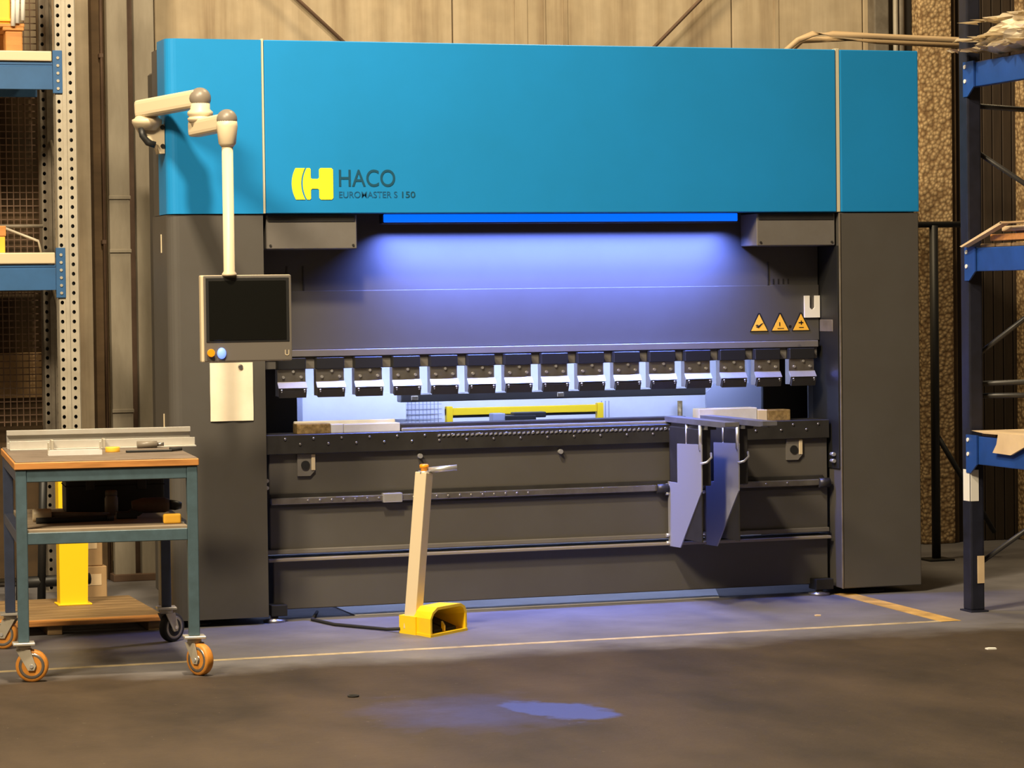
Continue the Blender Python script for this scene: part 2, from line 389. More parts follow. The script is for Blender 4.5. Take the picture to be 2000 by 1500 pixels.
MB().box(XL, XO-0.01, 0.05, 1.45, TOP-0.04, TOP-0.015, 0.003, 1).build('roof_plate', 'grey', pb)
# rear body and side frames
MB().box(-1.52, XO-0.02, 0.95, 1.50, 1.42, TOP-0.05, 0.01, 1).build('rear_body', 'grey', pb)
MB().box(-1.80, -1.56, 0.42, 1.50, FL, TOP-0.05, 0.01, 1).build('side_frame', 'grey', pb)
MB().box(1.60, 1.94, 0.42, 1.50, FL, TOP-0.05, 0.01, 1).build('side_frame', 'grey', pb)
# ram
ramx0, ramx1 = -1.505, 1.514
ru = MB().box(ramx0, ramx1, 0.25, 0.36, 1.60, 2.20, 0.003, 1).build('ram_upper_plate', 'ram', pb)
rl = MB().box(ramx0, ramx1, 0.243, 0.36, 1.328, 1.618, 0.0015, 1).build('ram_lower_plate', 'ram', pb)
for x in (-1.355, -1.272, 1.227): MB().box(x-0.004, x+0.004, 0.246, 0.252, 1.62, 1.74, 0.001, 1).build('seam_strip', 'darksteel', ru)
MB().box(ramx0, ramx1-0.02, 0.208, 0.36, 1.292, 1.327, 0.003, 1).build('ram_lip', 'cyl', pb)
MB().box(ramx0, ramx1-0.02, 0.226, 0.36, 1.232, 1.292, 0.003, 1).build('ram_lip', 'cyl', pb)
# cylinder covers
for x0, x1 in ((-1.505, -1.05), (1.075, 1.515)):
    c = MB().box(x0, x1, 0.035, 0.25, 1.822, 1.990, 0.004, 1).build('cylinder_cover', 'cyl', pb)
    MB().box(x0+0.01, x1-0.01, 0.030, 0.036, 1.955, 1.985, 0.002, 1).build('seam_strip', 'darksteel', c)
    for dx in (0.02, x1-x0-0.02): MB().lathe([(0.006, 0.030), (0.006, 0.036)], (x0+dx, 0, 1.84), 'y', 8).build('screw', 'darksteel', c)
# LED bar under the cover
led = MB().box(-0.905, 1.005, 0.105, 0.150, 1.944, 1.992, 0.004, 1).build('led_bar', 'black', pb)
MB().box(-0.895, 0.995, 0.096, 0.108, 1.952, 1.992, 0.004, 2).build('front_lens', 'ledblue', led)
lo = area('led_bar_light', (0.05, 0.127, 1.941), (0.05, 0.15, 1.5), 92, (0.15, 0.235, 1.0), 1.84, 0.03, 116)
lo.rotation_euler = (R(14), 0, 0); setparent(lo, led)
# punch clamps: 15, one behind the control console
cm = dict(
    head=MB().box(-0.071, 0.071, 0.098, 0.150, 1.232, 1.288, 0.003, 1),
    body=MB().prism([(0.112, 1.231), (0.16, 1.231), (0.16, 1.10), (0.105, 1.10), (0.092, 1.128), (0.088, 1.136), (0.112, 1.164)], 'x', -0.071, 0.071),
    nose=MB().prism([(0.0875, 1.1365), (0.1105, 1.1655), (0.106, 1.170), (0.080, 1.1405)], 'x', -0.073, 0.073),
    jaw=MB().prism([(0.075, 1.130), (0.105, 1.130), (0.110, 1.098), (0.090, 1.092)], 'x', -0.068, 0.068),
    screw=MB().lathe([(0.007, 0.103), (0.007, 0.113)], (0.008, 0, 1.221), 'y', 8),
    pin=MB().ellipsoid((0, 0.082, 1.126), 0.006, 0.006, 0.009, 5),
)
cmm = {}
for k, mt in (('head', 'black'), ('body', 'steel'), ('nose', 'bright'), ('jaw', 'darksteel'), ('screw', 'bright'), ('pin', 'bright')):
    me = bpy.data.meshes.new(k); cm[k].bm.to_mesh(me); cm[k].bm.free(); me.materials.append(M[mt]); cmm[k] = me
for i in range(15):
    x = -1.352 + i*(1.387+1.352)/14
    b = inst(cmm['body'], 'punch_clamp', (x, 0.08, 0), pb)
    for k, nm, dx in (('head', 'clamp_head', 0), ('nose', 'clamp_nose', 0), ('jaw', 'clamp_jaw', 0), ('screw', 'screw', 0), ('pin', 'pin', -0.058), ('pin', 'pin', 0.058), ('screw', 'screw', -0.05), ('screw', 'screw', 0.04)):
        o = inst(cmm[k], nm, (x+dx, 0.08, -0.028 if (k == 'screw' and dx) else 0), b)
    # bent spacer tongue between the clamps
    if i < 14:
        MB().box(x+0.128, x+0.142, 0.198, 0.212, 1.105, 1.235, 0.002, 1).build('spacer_tongue', 'steel', pb)
# back gauge and interior
MB().box(-1.50, 1.56, 1.15, 1.17, 0.04, 1.45, 0.002, 1).build('back_panel', 'panelw', pb)
MB().box(-1.10, -0.52, 1.06, 1.075, 0.93, 1.075, 0.002, 1).build('back_plate', 'panelw', pb)
MB().box(-1.24, -1.10, 1.00, 1.10, 0.60, 1.45, 0.004, 1).build('rear_upright', 'periw', pb)
MB().box(-1.50, -1.25, 0.50, 0.53, 0.60, 1.30, 0.004, 1).build('side_guard', 'black', pb)
MB().box(1.30, 1.56, 0.50, 0.53, 0.60, 1.35, 0.004, 1).build('side_guard', 'black', pb)
bg = MB().box(-0.655, 1.045, 0.68, 0.76, 1.036, 1.078, 0.004, 1).build('back_gauge_beam', 'cyl', pb)
for x in (-0.60, 0.20): MB().box(x, x+0.035, 0.672, 0.682, 1.045, 1.068, 0.002, 1).build('cream_block', 'cream', bg)
MB().prism([(1.15, 0.88), (1.495, 0.88), (1.495, 1.22), (1.40, 1.22), (1.40, 1.085), (1.20, 1.085), (1.15, 1.04)], 'y', 0.93, 0.95).build('back_gauge_plate', 'periw', pb)
yf = MB().box(-0.31, 0.575, 1.02, 1.05, 0.945, 0.985, 0.003, 1).build('yellow_guard_bar', 'yellow', pb)
for x in (-0.31, 0.545): MB().box(x, x+0.035, 1.01, 1.05, 0.90, 0.995, 0.003, 1).build('end_bracket', 'yellow', yf)
MB().box(-0.27, 0.54, 1.03, 1.045, 0.932, 0.944, 0.001, 1).build('slot', 'black', yf)
dk = MB().box(-0.03, 0.14, 0.85, 0.95, 0.91, 0.945, 0.006).build('drive_unit', 'darksteel', pb)
MB().box(-0.10, -0.03, 0.86, 0.93, 0.90, 0.958, 0.006).build('housing', 'periw', dk)
MB().box(0.02, 0.20, 0.86, 0.93, 0.93, 0.960, 0.006).build('housing', 'darksteel', dk)
MB().tube([(1.06, 1.10, 0.80), (1.06, 1.10, 0.99)], 0.014).build('brass_post', 'brass', pb)
wm = MB()
for i in range(9): wm.box(-0.50+i*0.021, -0.497+i*0.021, 1.10, 1.104, 0.88, 1.03)
for i in range(5): wm.box(-0.51, -0.31, 1.104, 1.108, 0.90+i*0.026, 0.903+i*0.026)
for i in range(3): wm.box(0.60+i*0.021, 0.604+i*0.021, 1.10, 1.104, 0.88, 1.0)
tag(wm.build('wire_mesh', 'periw', pb), kind='stuff')
rl2 = MB().box(-1.35, 1.35, 0.62, 0.66, 1.33, 1.37, 0.004, 1).build('rear_led_bar', 'black', pb)
MB().box(-1.33, 1.33, 0.625, 0.665, 1.322, 1.331, 0.002, 1).build('lens', 'lampw', rl2)
lo2 = area('rear_led_light', (0.0, 0.66, 1.31), (0.0, 1.0, 0.9), 20, (0.42, 0.53, 1.0), 2.6, 0.04)
setparent(lo2, rl2)
MB().prism([(-1.05, 0.17), (0.90, 0.17), (1.06, 0.62), (1.06, 0.95), (-1.05, 0.95)], 'z', 0.0015, 0.006).build('drip_tray', 'stainless', pb)
# table
tx0, tx1, TF = -1.505, 1.505, 0.135
tb = MB().box(tx0+0.02, tx1, TF, 0.27, 0.33, 0.82, 0.004, 1).build('table_plate', 'grey', pb)
MB().box(tx0+0.035, tx1, TF+0.004, 0.27, 0.053, 0.31, 0.004, 1).build('table_skirt', 'grey', pb)
MB().box(tx0, tx1, TF-0.02, 0.27, 0.327, 0.350, 0.003, 1).build('ledge', 'cyl', pb)
MB().box(tx0, tx1, TF-0.045, 0.27, 0.292, 0.308, 0.003, 1).build('ledge', 'ledge', pb)
rail = MB().box(tx0, tx1, TF-0.03, 0.32, 0.818, 0.914, 0.003, 1).build('table_top_rail', 'darksteel', pb)
sm = bpy.data.meshes.new('screw'); q = MB().lathe([(0.0065, -0.005), (0.0065, -0.002), (0.004, 0)], (0, 0, 0), 'y', 8)
for v in q.bm.verts: v.co.y = -v.co.y - 0.006
q.bm.to_mesh(sm); q.bm.free(); sm.materials.append(M['steel'])
for i in range(21):
    x = -1.41 + i*0.1425
    if x < 1.48: inst(sm, 'screw', (x, TF-0.03, 0.893), rail)
    x2 = -1.335 + i*0.1425
    if x2 < 1.48: inst(sm, 'screw', (x2, TF-0.03, 0.866), rail)
ih = MB()
for i in range(52):
    x = -0.63 + i*0.0247
    ih.prism([(x, 0.884), (x+0.013, 0.888), (x+0.013, 0.897), (x, 0.893)], 'y', TF-0.036, TF-0.029)
tag(ih.build('index_teeth', 'bright', rail), kind='stuff')
for x in (-0.72, 0.02): MB().lathe([(0.012, -0.03), (0.012, 0.0), (0.007, 0.004)], (x, TF+0.0, 0.79), 'y', 10).build('stud', 'bright', tb)
# dies
dr = MB().box(-0.805, 0.72, 0.15, 0.24, 0.914, 0.950, 0.006).build('die_rail', 'darksteel', pb)
MB().box(-0.805, 0.72, 0.138, 0.152, 0.914, 0.930, 0.004).build('die_edge', 'bright', dr)
for x0, x1, z1, mt in ((-1.335, -1.165, 0.962, 'brass'), (-1.163, -1.10, 0.958, 'white_steel'), (-1.098, -0.808, 0.957, 'white_steel'), (0.795, 1.12, 0.985, 'white_steel'), (1.122, 1.178, 0.972, 'cream'), (1.18, 1.308, 0.970, 'brass')):
    MB().box(x0, x1, 0.16, 0.25, 0.913, z1, 0.004).build('die_block', mt, pb)
MB().box(-1.33, -0.81, 0.24, 0.262, 0.915, 0.972, 0.003, 1).build('die_block', 'white_steel', pb)
# guide rail on the table front
gr = MB().box(tx0+0.02, tx1-0.03, TF-0.012, TF+0.01, 0.555, 0.625, 0.003, 1).build('guide_backing', 'darksteel', pb)
gb = MB().box(tx0+0.02, tx1-0.03, TF-0.034, TF-0.012, 0.572, 0.604, 0.004, 1).build('guide_rail', 'steel', gr)
for i in range(24): inst(sm, 'screw', (-1.30+i*0.06 if i < 20 else 0.9+(i-20)*0.12, TF-0.034, 0.588), gr)
MB().box(-0.92, -0.82, TF-0.045, TF-0.01, 0.565, 0.612, 0.005).build('carriage', 'bright', gr)
for x in (0.535, 1.44):
    MB().tube([(x, TF-0.03, 0.585), (x+0.06, TF-0.03, 0.585)], 0.026).build('end_stop', 'darksteel', gr)
# lifting eyes
for x0 in (-1.345, 1.268):
    pl = MB().prism([(x0, 0.816), (x0+0.09, 0.816), (x0+0.09, 0.735), (x0+0.065, 0.708), (x0, 0.708)], 'y', TF-0.012, TF+0.002).build('lifting_eye', 'cyl', pb)
    MB().box(x0+0.07, x0+0.09, TF-0.016, TF-0.010, 0.735, 0.815, 0.002, 1).build('eye_edge', 'cream', pl)
    MB().lathe([(0.022, TF-0.018), (0.022, TF-0.008)], (x0+0.040, 0, 0.762), 'y', 16).build('eye_hole', 'black', pl)
# column side fittings and feet
for x0, z in ((XR-0.028, 0.70), (XL+0.003, 0.66)):
    for dz in (0.0, 0.035): MB().lathe([(0.010, 0.05), (0.010, 0.09)], (x0+0.008, 0, z+dz), 'y', 8).build('bolt', 'bright', pb)
MB().box(1.515, 1.526, 0.08, 0.24, 1.372, 1.436, 0.003, 1).build('guide_tab', 'galvd', pb)
MB().box(1.518, 1.5255, 0.018, 0.34, 0.66, 1.82, 0.001, 1).build('side_guard', 'black', pb)
for x0, x1 in ((-1.50, -1.42), (1.40, 1.50)):
    f = MB().box(x0, x1, 0.06, TF+0.02, 0.030, 0.085, 0.004).build('foot_block', 'black', pb)
    MB().lathe([(0.055, 0.0), (0.055, 0.012), (0.02, 0.018), (0.02, 0.032)], ((x0+x1)/2-0.02, 0.09, 0), 'z', 16).build('foot_pad', 'steel', f)
for x, y in ((-1.85, 0.12), (-1.85, 0.32), (1.75, 0.12), (1.75, 0.32), (-1.68, 1.4), (1.77, 1.4)):
    MB().lathe([(0.06, 0.0), (0.06, 0.014), (0.03, 0.02), (0.03, 0.04)], (x, y, 0), 'z', 14).build('foot_pad', 'darksteel', pb)
# signs on the ram
for i, x in enumerate((1.171, 1.290, 1.409)):
    s_ = MB().prism([(x-0.052, 1.378), (x+0.052, 1.378), (x+0.006, 1.474), (x-0.006, 1.474)], 'y', 0.2405, 0.244).build('warning_sign', 'black', pb)
    s_['label'] = 'amber warning triangle with black pictogram'
    MB().prism([(x-0.046, 1.3815), (x+0.046, 1.3815), (x, 1.467)], 'y', 0.2392, 0.2407).build('sign_face', 'tape', s_)
    g = MB()
    if i == 0: g.prism([(x-0.020, 1.402), (x-0.004, 1.396), (x+0.024, 1.424), (x+0.010, 1.418), (x-0.004, 1.408)], 'y', 0.238, 0.2395); g.box(x-0.02, x-0.006, 0.238, 0.2395, 1.408, 1.413)
    elif i == 1: g.lathe([(0.009, 0.133), (0.009, 0.1345)], (x+0.010, 0, 1.402), 'y', 8); g.box(x-0.016, x+0.020, 0.238, 0.2395, 1.391, 1.394); g.box(x-0.006, x-0.001, 0.238, 0.2395, 1.405, 1.425)
    else: g.box(x-0.014, x+0.012, 0.238, 0.2395, 1.418, 1.424); g.box(x-0.002, x+0.004, 0.238, 0.2395, 1.410, 1.432); g.box(x-0.012, x+0.014, 0.238, 0.2395, 1.394, 1.398)
    g.build('pictogram', 'black', s_)
MB().prism([(1.427, 1.447), (1.514, 1.447), (1.514, 1.562), (1.486, 1.562), (1.486, 1.500), (1.477, 1.490), (1.464, 1.490), (1.456, 1.500), (1.456, 1.562), (1.427, 1.562)], 'y', 0.231, 0.243).build('slotted_plate', 'signw', pb)
tiny = MB()
for i in range(4): tiny.box(1.254+i*0.028, 1.262+i*0.028, 0.2485, 0.251, 1.625, 1.652)
tiny.build('ram_marks', 'darksteel', pb)
# logo and lettering
def text(body, x, z, h, material, parent, width=None, bold=0.0, y=-0.0005):
    cu = bpy.data.curves.new('t', 'FONT'); cu.body = body; cu.size = 1.0; cu.extrude = 0.0; cu.offset = bold
    o = bpy.data.objects.new('t', cu); C.objects.link(o); bpy.context.view_layer.update()
    me = bpy.data.meshes.new_from_object(o.evaluated_get(bpy.context.evaluated_depsgraph_get()))
    bpy.data.objects.remove(o)
    xs = [v.co.x for v in me.vertices]; ys = [v.co.y for v in me.vertices]
    sy = h/(max(ys)-min(ys)); sx = (width/(max(xs)-min(xs))) if width else sy
    x_, y_ = min(xs), min(ys)
    for v in me.vertices: v.co = Vector((x+(v.co.x-x_)*sx, y-0.0015, z+(v.co.y-y_)*sy))
    bm = bmesh.new(); bm.from_mesh(me); bmesh.ops.recalc_face_normals(bm, faces=bm.faces)
    for f in bm.faces:
        if f.normal.y > 0: f.normal_flip()
    bm.to_mesh(me); bm.free(); me.materials.clear()
    return link('lettering', me, material, parent)
lg = thing('logo_mount', (-1.28, 0, 2.06), None, None)
bpy.data.objects.remove(lg)
# emblem: an H whose left upright is a curved shield slice
def arcpts(cx, cz, r_, a0, a1, k):
    return [(cx+r_*math.cos(R(a0+(a1-a0)*i/k)), cz+r_*math.sin(R(a0+(a1-a0)*i/k))) for i in range(k+1)]
zc, hh = 2.138, 0.077
em = MB()
outer = arcpts(-1.380+0.155, zc, 0.158, 180-29, 180+29, 12)
inner = arcpts(-1.336+0.155, zc, 0.155, 180+29.5, 180-29.5, 12)
em.prism(outer+inner, 'y', -0.003, 0.002)
inner2 = arcpts(-1.328+0.155, zc, 0.155, 180-29.5, 180+29.5, 12)
em.prism(inner2 + [(-1.293, zc-hh), (-1.288, zc-hh+0.006), (-1.288, zc-0.030), (-1.282, zc-0.024), (-1.252, zc-0.024), (-1.246, zc-0.030), (-1.246, zc-hh+0.008), (-1.238, zc-hh),
          (-1.184, zc-hh), (-1.176, zc-hh+0.008), (-1.176, zc+hh-0.008), (-1.184, zc+hh), (-1.238, zc+hh), (-1.246, zc+hh-0.008), (-1.246, zc+0.030), (-1.252, zc+0.024), (-1.282, zc+0.024), (-1.288, zc+0.030), (-1.288, zc+hh-0.006), (-1.293, zc+hh)], 'y', -0.003, 0.002)
em.build('emblem', 'logoy', pb)
text('HACO', -1.147, 2.124, 0.084, 'teal', pb, width=0.285, bold=0.008)
text('EUROMASTER S', -1.147, 2.070, 0.031, 'teal2', pb, width=0.295, bold=0.004)
text('150', -0.828, 2.070, 0.031, 'teal', pb, width=0.068, bold=0.012)
# sheet support arms on the front rail
def support(x, label):
    y0 = TF-0.036
    g = MB().prism([(y0+0.015, 0.62), (-0.02, 0.62), (-0.02, 0.82), (-0.35, 0.83), (-0.345, 0.595), (-0.05, 0.292), (y0+0.015, 0.288)], 'x', x, x+0.006).build('sheet_support', 'bracket', pb)
    g['label'] = label
    MB().box(x+0.006, x+0.072, -0.30, y0+0.01, 0.62, 0.905, 0.004, 1).build('arm_carrier', 'darksteel', g)
    MB().prism([(x+0.006, -0.33), (x+0.012, -0.33), (x+0.012, y0), (x+0.006, y0)], 'z', 0.34, 0.60).build('flange', 'darksteel', g)
    MB().prism([(0.17, 0.925), (-0.62, 0.925), (-0.66, 0.932), (-0.66, 0.952), (0.17, 0.952)], 'x', x+0.0, x+0.075).build('support_bar', 'barsteel', g)
    MB().prism([(0.10, 0.885), (-0.40, 0.905), (-0.40, 0.924), (0.10, 0.924)], 'x', x+0.015, x+0.06).build('bar_rib', 'darksteel', g)
    for y, dx in ((-0.13, 0.012), (-0.33, 0.003)): MB().tube([(x+dx, y, 0.80), (x+dx, y, 0.925)], 0.010, 8).build('levelling_bolt', 'bright', g)
    for z in (0.60, 0.56, 0.345, 0.305): MB().tube([(x-0.018, y0+0.0, z), (x+0.004, y0+0.0, z)], 0.010, 8).build('bolt', 'bright', g)
    MB().tube([(x-0.01, -0.36, 0.735), (x+0.02, -0.37, 0.742), (x+0.045, -0.37, 0.765), (x+0.055, -0.34, 0.785)], 0.006, 8).build('clamp_lever', 'bright', g)
support(0.60, 'left sheet support arm with tapered bright bracket')
support(0.80, 'right sheet support arm with tapered bright bracket')

# ------------------------------------------------------------------ control console on its swing arm
cc = thing('control_console', (-2.05, 0.05, 2.3), 'cream swing arm with hanging black screen console at the left of the machine', 'control panel')
bk = MB().prism([(-2.13, 2.425), (-1.995, 2.425), (-1.995, 2.285), (-2.02, 2.285), (-2.035, 2.33), (-2.10, 2.38)], 'y', 0.04, 0.13).build('bracket', 'cream', cc)
MB().tube([(-2.11, 0.03, 2.405), (-2.105, 0.025, 2.37), (-2.08, 0.02, 2.335), (-2.045, 0.02, 2.325)], 0.016).build('handle', 'black', bk)
for z in (2.41, 2.32): MB().tube([(-2.005, 0.035, z), (-2.005, 0.045, z)], 0.011).build('bolt', 'black', bk)
MB().lathe([(0.045, 2.395), (0.068, 2.425), (0.072, 2.432), (0.072, 2.447), (0.060, 2.452), (0.046, 2.475), (0.040, 2.50)], (-2.075, 0.06, 0), 'z', 28).build('base_joint', 'cream', cc)
def arm(a, b, w_, h_, name):
    a = Vector(a); b = Vector(b); d = (b-a); L_ = d.length
    g = MB().box(0, L_, -w_/2, w_/2, -h_/2, h_/2, 0.022, 3)
    mtx = Matrix.Translation(a) @ d.to_track_quat('X', 'Z').to_matrix().to_4x4()
    g.bm.transform(mtx)
    return g.build(name, 'cream', cc)
arm((-2.105, 0.085, 2.497), (-1.890, -0.31, 2.525), 0.082, 0.085, 'arm_segment')
e1 = MB().ellipsoid((-1.890, -0.30, 2.525), 0.052, 0.052, 0.052).build('joint_cap', 'capgrey', cc)
MB().lathe([(0.040, 2.36), (0.046, 2.415), (0.058, 2.420), (0.060, 2.432), (0.054, 2.437), (0.054, 2.442), (0.060, 2.447), (0.060, 2.462), (0.046, 2.475), (0.046, 2.52)], (-1.890, -0.30, 0), 'z', 28).build('elbow_joint', 'cream', cc)
arm((-1.912, -0.25, 2.385), (-1.815, -0.55, 2.400), 0.075, 0.080, 'arm_segment')
MB().ellipsoid((-1.815, -0.54, 2.412), 0.048, 0.048, 0.048).build('joint_cap', 'capgrey', cc)
MB().lathe([(0.028, 2.285), (0.040, 2.30), (0.049, 2.38), (0.046, 2.41)], (-1.815, -0.54, 0), 'z', 28).build('end_cone', 'cream', cc)
MB().lathe([(0.034, 1.690), (0.034, 1.70), (0.026, 1.712), (0.026, 2.29)], (-1.815, -0.54, 0), 'z', 28).build('drop_tube', 'cream', cc)
hs = MB().box(-1.949, -1.523, -0.532, -0.49, 1.293, 1.694, 0.006).build('console_housing', 'cream', cc)
MB().box(-1.937, -1.523, -0.544, -0.530, 1.295, 1.692, 0.005).build('bezel', 'bezel', hs)
MB().box(-1.928, -1.535, -0.547, -0.542, 1.383, 1.682, 0.002, 1).build('screen_frame', 'black', hs)
MB().box(-1.915, -1.550, -0.550, -0.546, 1.393, 1.668, 0.001, 1).build('screen', 'screen', hs)
MB().lathe([(0.017, -0.564), (0.019, -0.560), (0.015, -0.542)], (-1.910, 0, 1.335), 'y', 18).build('amber_knob', 'orange', hs)
MB().ellipsoid((-1.858, -0.547, 1.333), 0.021, 0.016, 0.026).build('indicator_lamp', 'lamp', hs)
text('U', -1.558, 1.318, 0.026, 'cream', hs, width=0.020, y=-0.5445)

pp = thing('paper_sheet', (-1.695, 0.0, 0.995), 'cream paper sheet held by a magnet below the screen console', 'paper')
g = MB()
nx, nz = 6, 8
vs = [[g.bm.verts.new((-1.800+0.211*i/nx, 0.0045-0.004*math.sin(i*1.1+j*0.7)**2-0.002*(1-j/nz), 0.994+0.282*j/nz)) for i in range(nx+1)] for j in range(nz+1)]
for j in range(nz):
    for i in range(nx): g.bm.faces.new((vs[j][i], vs[j][i+1], vs[j+1][i+1], vs[j+1][i]))
g.build('sheet', 'paper', pp, smooth=True)
MB().lathe([(0.010, -0.006), (0.012, -0.003), (0.012, 0.001)], (-1.650, 0, 1.255), 'y', 14).build('magnet', 'steel', pp)

# ------------------------------------------------------------------ foot pedal
P0 = Vector((-0.950, -0.817, 0)); E1 = Vector((0.77, 0.64, 0)); E2 = Vector((-0.64, 0.77, 0)).normalized()*1.0
ang = math.atan2(E1.y, E1.x)
fp = thing('foot_pedal', P0, 'yellow hooded foot pedal with cream post and chrome handle in front of the machine', 'foot pedal', rz=ang)
# local: x along the opening (0..0.31), y into the hood (0..0.26)
hd = MB()
W_, D_, H_ = 0.31, 0.25, 0.135
prof_f = [(0.0, 0.0), (0.0, 0.085), (0.02, 0.115), (0.06, H_), (W_-0.05, H_), (W_-0.015, 0.118), (W_, 0.09), (W_, 0.0)]
prof_i = [(0.014, 0.012), (0.014, 0.082), (0.03, 0.105), (0.065, H_-0.013), (W_-0.055, H_-0.013), (W_-0.027, 0.108), (W_-0.014, 0.086), (W_-0.014, 0.012)]
def ring(pr, y, zs=1.0): return [hd.bm.verts.new((W_-(W_-p[0])*(1-0.40*y/D_), y, p[1]*zs)) for p in pr]
o0 = ring(prof_f, 0.0); o1 = ring(prof_f, 0.13, 0.97); o2 = ring(prof_f, D_, 0.62); i0 = ring(prof_i, 0.0); i1 = ring(prof_i, D_-0.02, 0.6)
k = len(prof_f)
for a, b in ((o0, o1), (o1, o2), (i1, i0), (i0, o0)):
    for j in range(k-1): hd.bm.faces.new((a[j], a[j+1], b[j+1], b[j]))
hd.bm.faces.new(o2); hd.bm.faces.new(i1[::-1]); hd.bm.faces.new((i0[0], i0[-1], i1[-1], i1[0]))
hd.bm.faces.new((o0[0], o0[-1], i0[-1], i0[0])); hd.bm.faces.new((o0[0], o1[0], o2[0], o2[-1], o1[-1], o0[-1]))
bmesh.ops.recalc_face_normals(hd.bm, faces=hd.bm.faces)
lpart(hd, 'hood', 'yellow', fp)
for x0 in (0.07, 0.175):
    tr = MB().prism([(0.03, 0.025), (0.17, 0.07), (0.17, 0.055), (0.03, 0.012)], 'x', x0, x0+0.085)
    lpart(tr, 'treadle', 'rubber', fp)
lpart(MB().prism([(0.02, 0.012), (0.035, 0.012), (0.035, 0.06), (0.02, 0.04)], 'x', 0.142, 0.155), 'divider', 'yellow', fp)
lpart(MB().prism([(-0.004, -0.003), (W_, -0.003), (W_, D_), (0.118, D_)], 'z', 0.0, 0.012), 'base_plate', 'yellow', fp)
lpart(MB().prism([(0.045, 0.115), (0.155, 0.115), (0.155, 0.235), (0.085, 0.235)], 'z', 0.0, 0.085), 'post_socket', 'yellow', fp)
# post leans a little towards the right of the frame
pm = MB().box(-0.030, 0.030, -0.032, 0.032, 0.0, 0.74, 0.004)
lean = Matrix.Translation((0.100, 0.170, 0.02)) @ Matrix.Rotation(R(4.6), 4, Vector((0.0, 1, 0))) @ Matrix.Rotation(R(3.0), 4, Vector((1, 0, 0)))
pm.bm.transform(lean); lpart(pm, 'post', 'cream', fp)
top = lean @ Vector((0, 0, 0.74))
q = MB().lathe([(0.016, 0.0), (0.016, 0.018), (0.022, 0.02), (0.022, 0.034), (0.016, 0.038)], tuple(top), 'z', 16); lpart(q, 'knob', 'orange', fp)
lr = Matrix.Rotation(-ang, 3, 'Z') @ Vector((0.96, -0.28, 0.05))
q = MB().tube([top+lr*0.02+Vector((0, 0, 0.008)), top+lr*0.155+Vector((0, 0, 0.012))], 0.014); lpart(q, 'handle', 'bright', fp)
q = MB().tube([top+Vector((0, 0, -0.004)), top+Vector((0, 0, 0.006))], [0.034, 0.034], 4); lpart(q, 'post_cap', 'bright', fp)
cb = MB().tube([(-1.03, -0.588, 0.020), (-1.07, -0.50, 0.010), (-1.25, -0.20, 0.009), (-1.30, 0.05, 0.009), (-1.20, 0.35, 0.009)], 0.008, 8).build('pedal_cable', 'rubber')
tag(cb, 'black cable running from the foot pedal under the machine', 'cable')

# ------------------------------------------------------------------ trolley
TR = thing('workshop_trolley', (-2.955, -1.575, 0), 'blue-grey steel trolley with orange-edged top and orange castors', 'trolley', rz=R(-5))
TW, TD = 0.755, 1.18
TRM = Matrix.Translation((-2.955, -1.575, 0)) @ Matrix.Rotation(R(-5), 4, 'Z')
def leg(x, y, mt):
    return lpart(MB().box(x, x+0.045, y, y+0.045, 0.165, 0.885, 0.003, 1), 'leg', mt, TR)
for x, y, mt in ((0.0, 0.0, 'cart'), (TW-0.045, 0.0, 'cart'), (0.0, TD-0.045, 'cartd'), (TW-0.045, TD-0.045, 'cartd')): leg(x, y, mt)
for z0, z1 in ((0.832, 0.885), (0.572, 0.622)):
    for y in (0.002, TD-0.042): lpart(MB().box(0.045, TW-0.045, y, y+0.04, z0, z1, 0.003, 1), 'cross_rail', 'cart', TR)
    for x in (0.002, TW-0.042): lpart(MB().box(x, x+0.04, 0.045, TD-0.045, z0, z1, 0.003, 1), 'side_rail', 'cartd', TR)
tp = lpart(MB().box(-0.006, TW+0.006, -0.008, TD+0.006, 0.885, 0.915, 0.003, 1), 'top_board', 'wood', TR)
lpart(MB().box(0.0, TW, 0.0, TD, 0.915, 0.919, 0.001, 1), 'top_surface', 'bench', TR)
lpart(MB().box(0.044, TW-0.044, 0.012, TD-0.01, 0.605, 0.634, 0.002, 1), 'shelf_board', 'shelfwood', TR)
def caster(x, y, ang, orange):
    f = lpart(MB().box(x-0.045, x+0.045, y-0.045, y+0.045, 0.155, 0.166, 0.002, 1), 'caster', 'alu', TR)
    rot = Matrix.Translation((x, y, 0)) @ Matrix.Rotation(ang, 4, 'Z')
    def sub(g, nm, mt):
        g.bm.transform(rot); me = bpy.data.meshes.new(nm); g.bm.to_mesh(me); g.bm.free(); me.materials.append(M[mt])
        o = bpy.data.objects.new(nm, me); C.objects.link(o); o.parent = f
    g = MB().lathe([(0.03, 0.135), (0.03, 0.156)], (0, 0, 0), 'z', 16)
    for s_ in (-1, 1): g.prism([(-0.03, 0.137), (0.03, 0.137), (0.052, 0.068), (0.045, 0.050), (0.020, 0.050)], 'y', s_*0.024, s_*0.028)
    sub(g, 'fork', 'galv')
    sub(MB().lathe([(0.052, -0.019), (0.064, -0.019), (0.0675, -0.012), (0.0675, 0.012), (0.064, 0.019), (0.052, 0.019)], (0.034, 0, 0.0675), 'y', 28), 'tyre', orange)
    sub(MB().lathe([(0.020, -0.023), (0.020, -0.016), (0.045, -0.0195), (0.054, -0.0195), (0.054, 0.0195), (0.045, 0.0195), (0.020, 0.016), (0.020, 0.023)], (0.034, 0, 0.0675), 'y', 24), 'hub', 'steel')
    sub(MB().tube([(0.034, -0.032, 0.0675), (0.034, 0.032, 0.0675)], 0.008, 8), 'axle', 'bright')
caster(0.022, 0.022, R(-10), 'castorange'); caster(TW-0.022, 0.022, R(-55), 'castorange')
caster(0.022, TD-0.022, R(160), 'castorange'); caster(TW-0.022, TD-0.022, R(40), 'rubber')
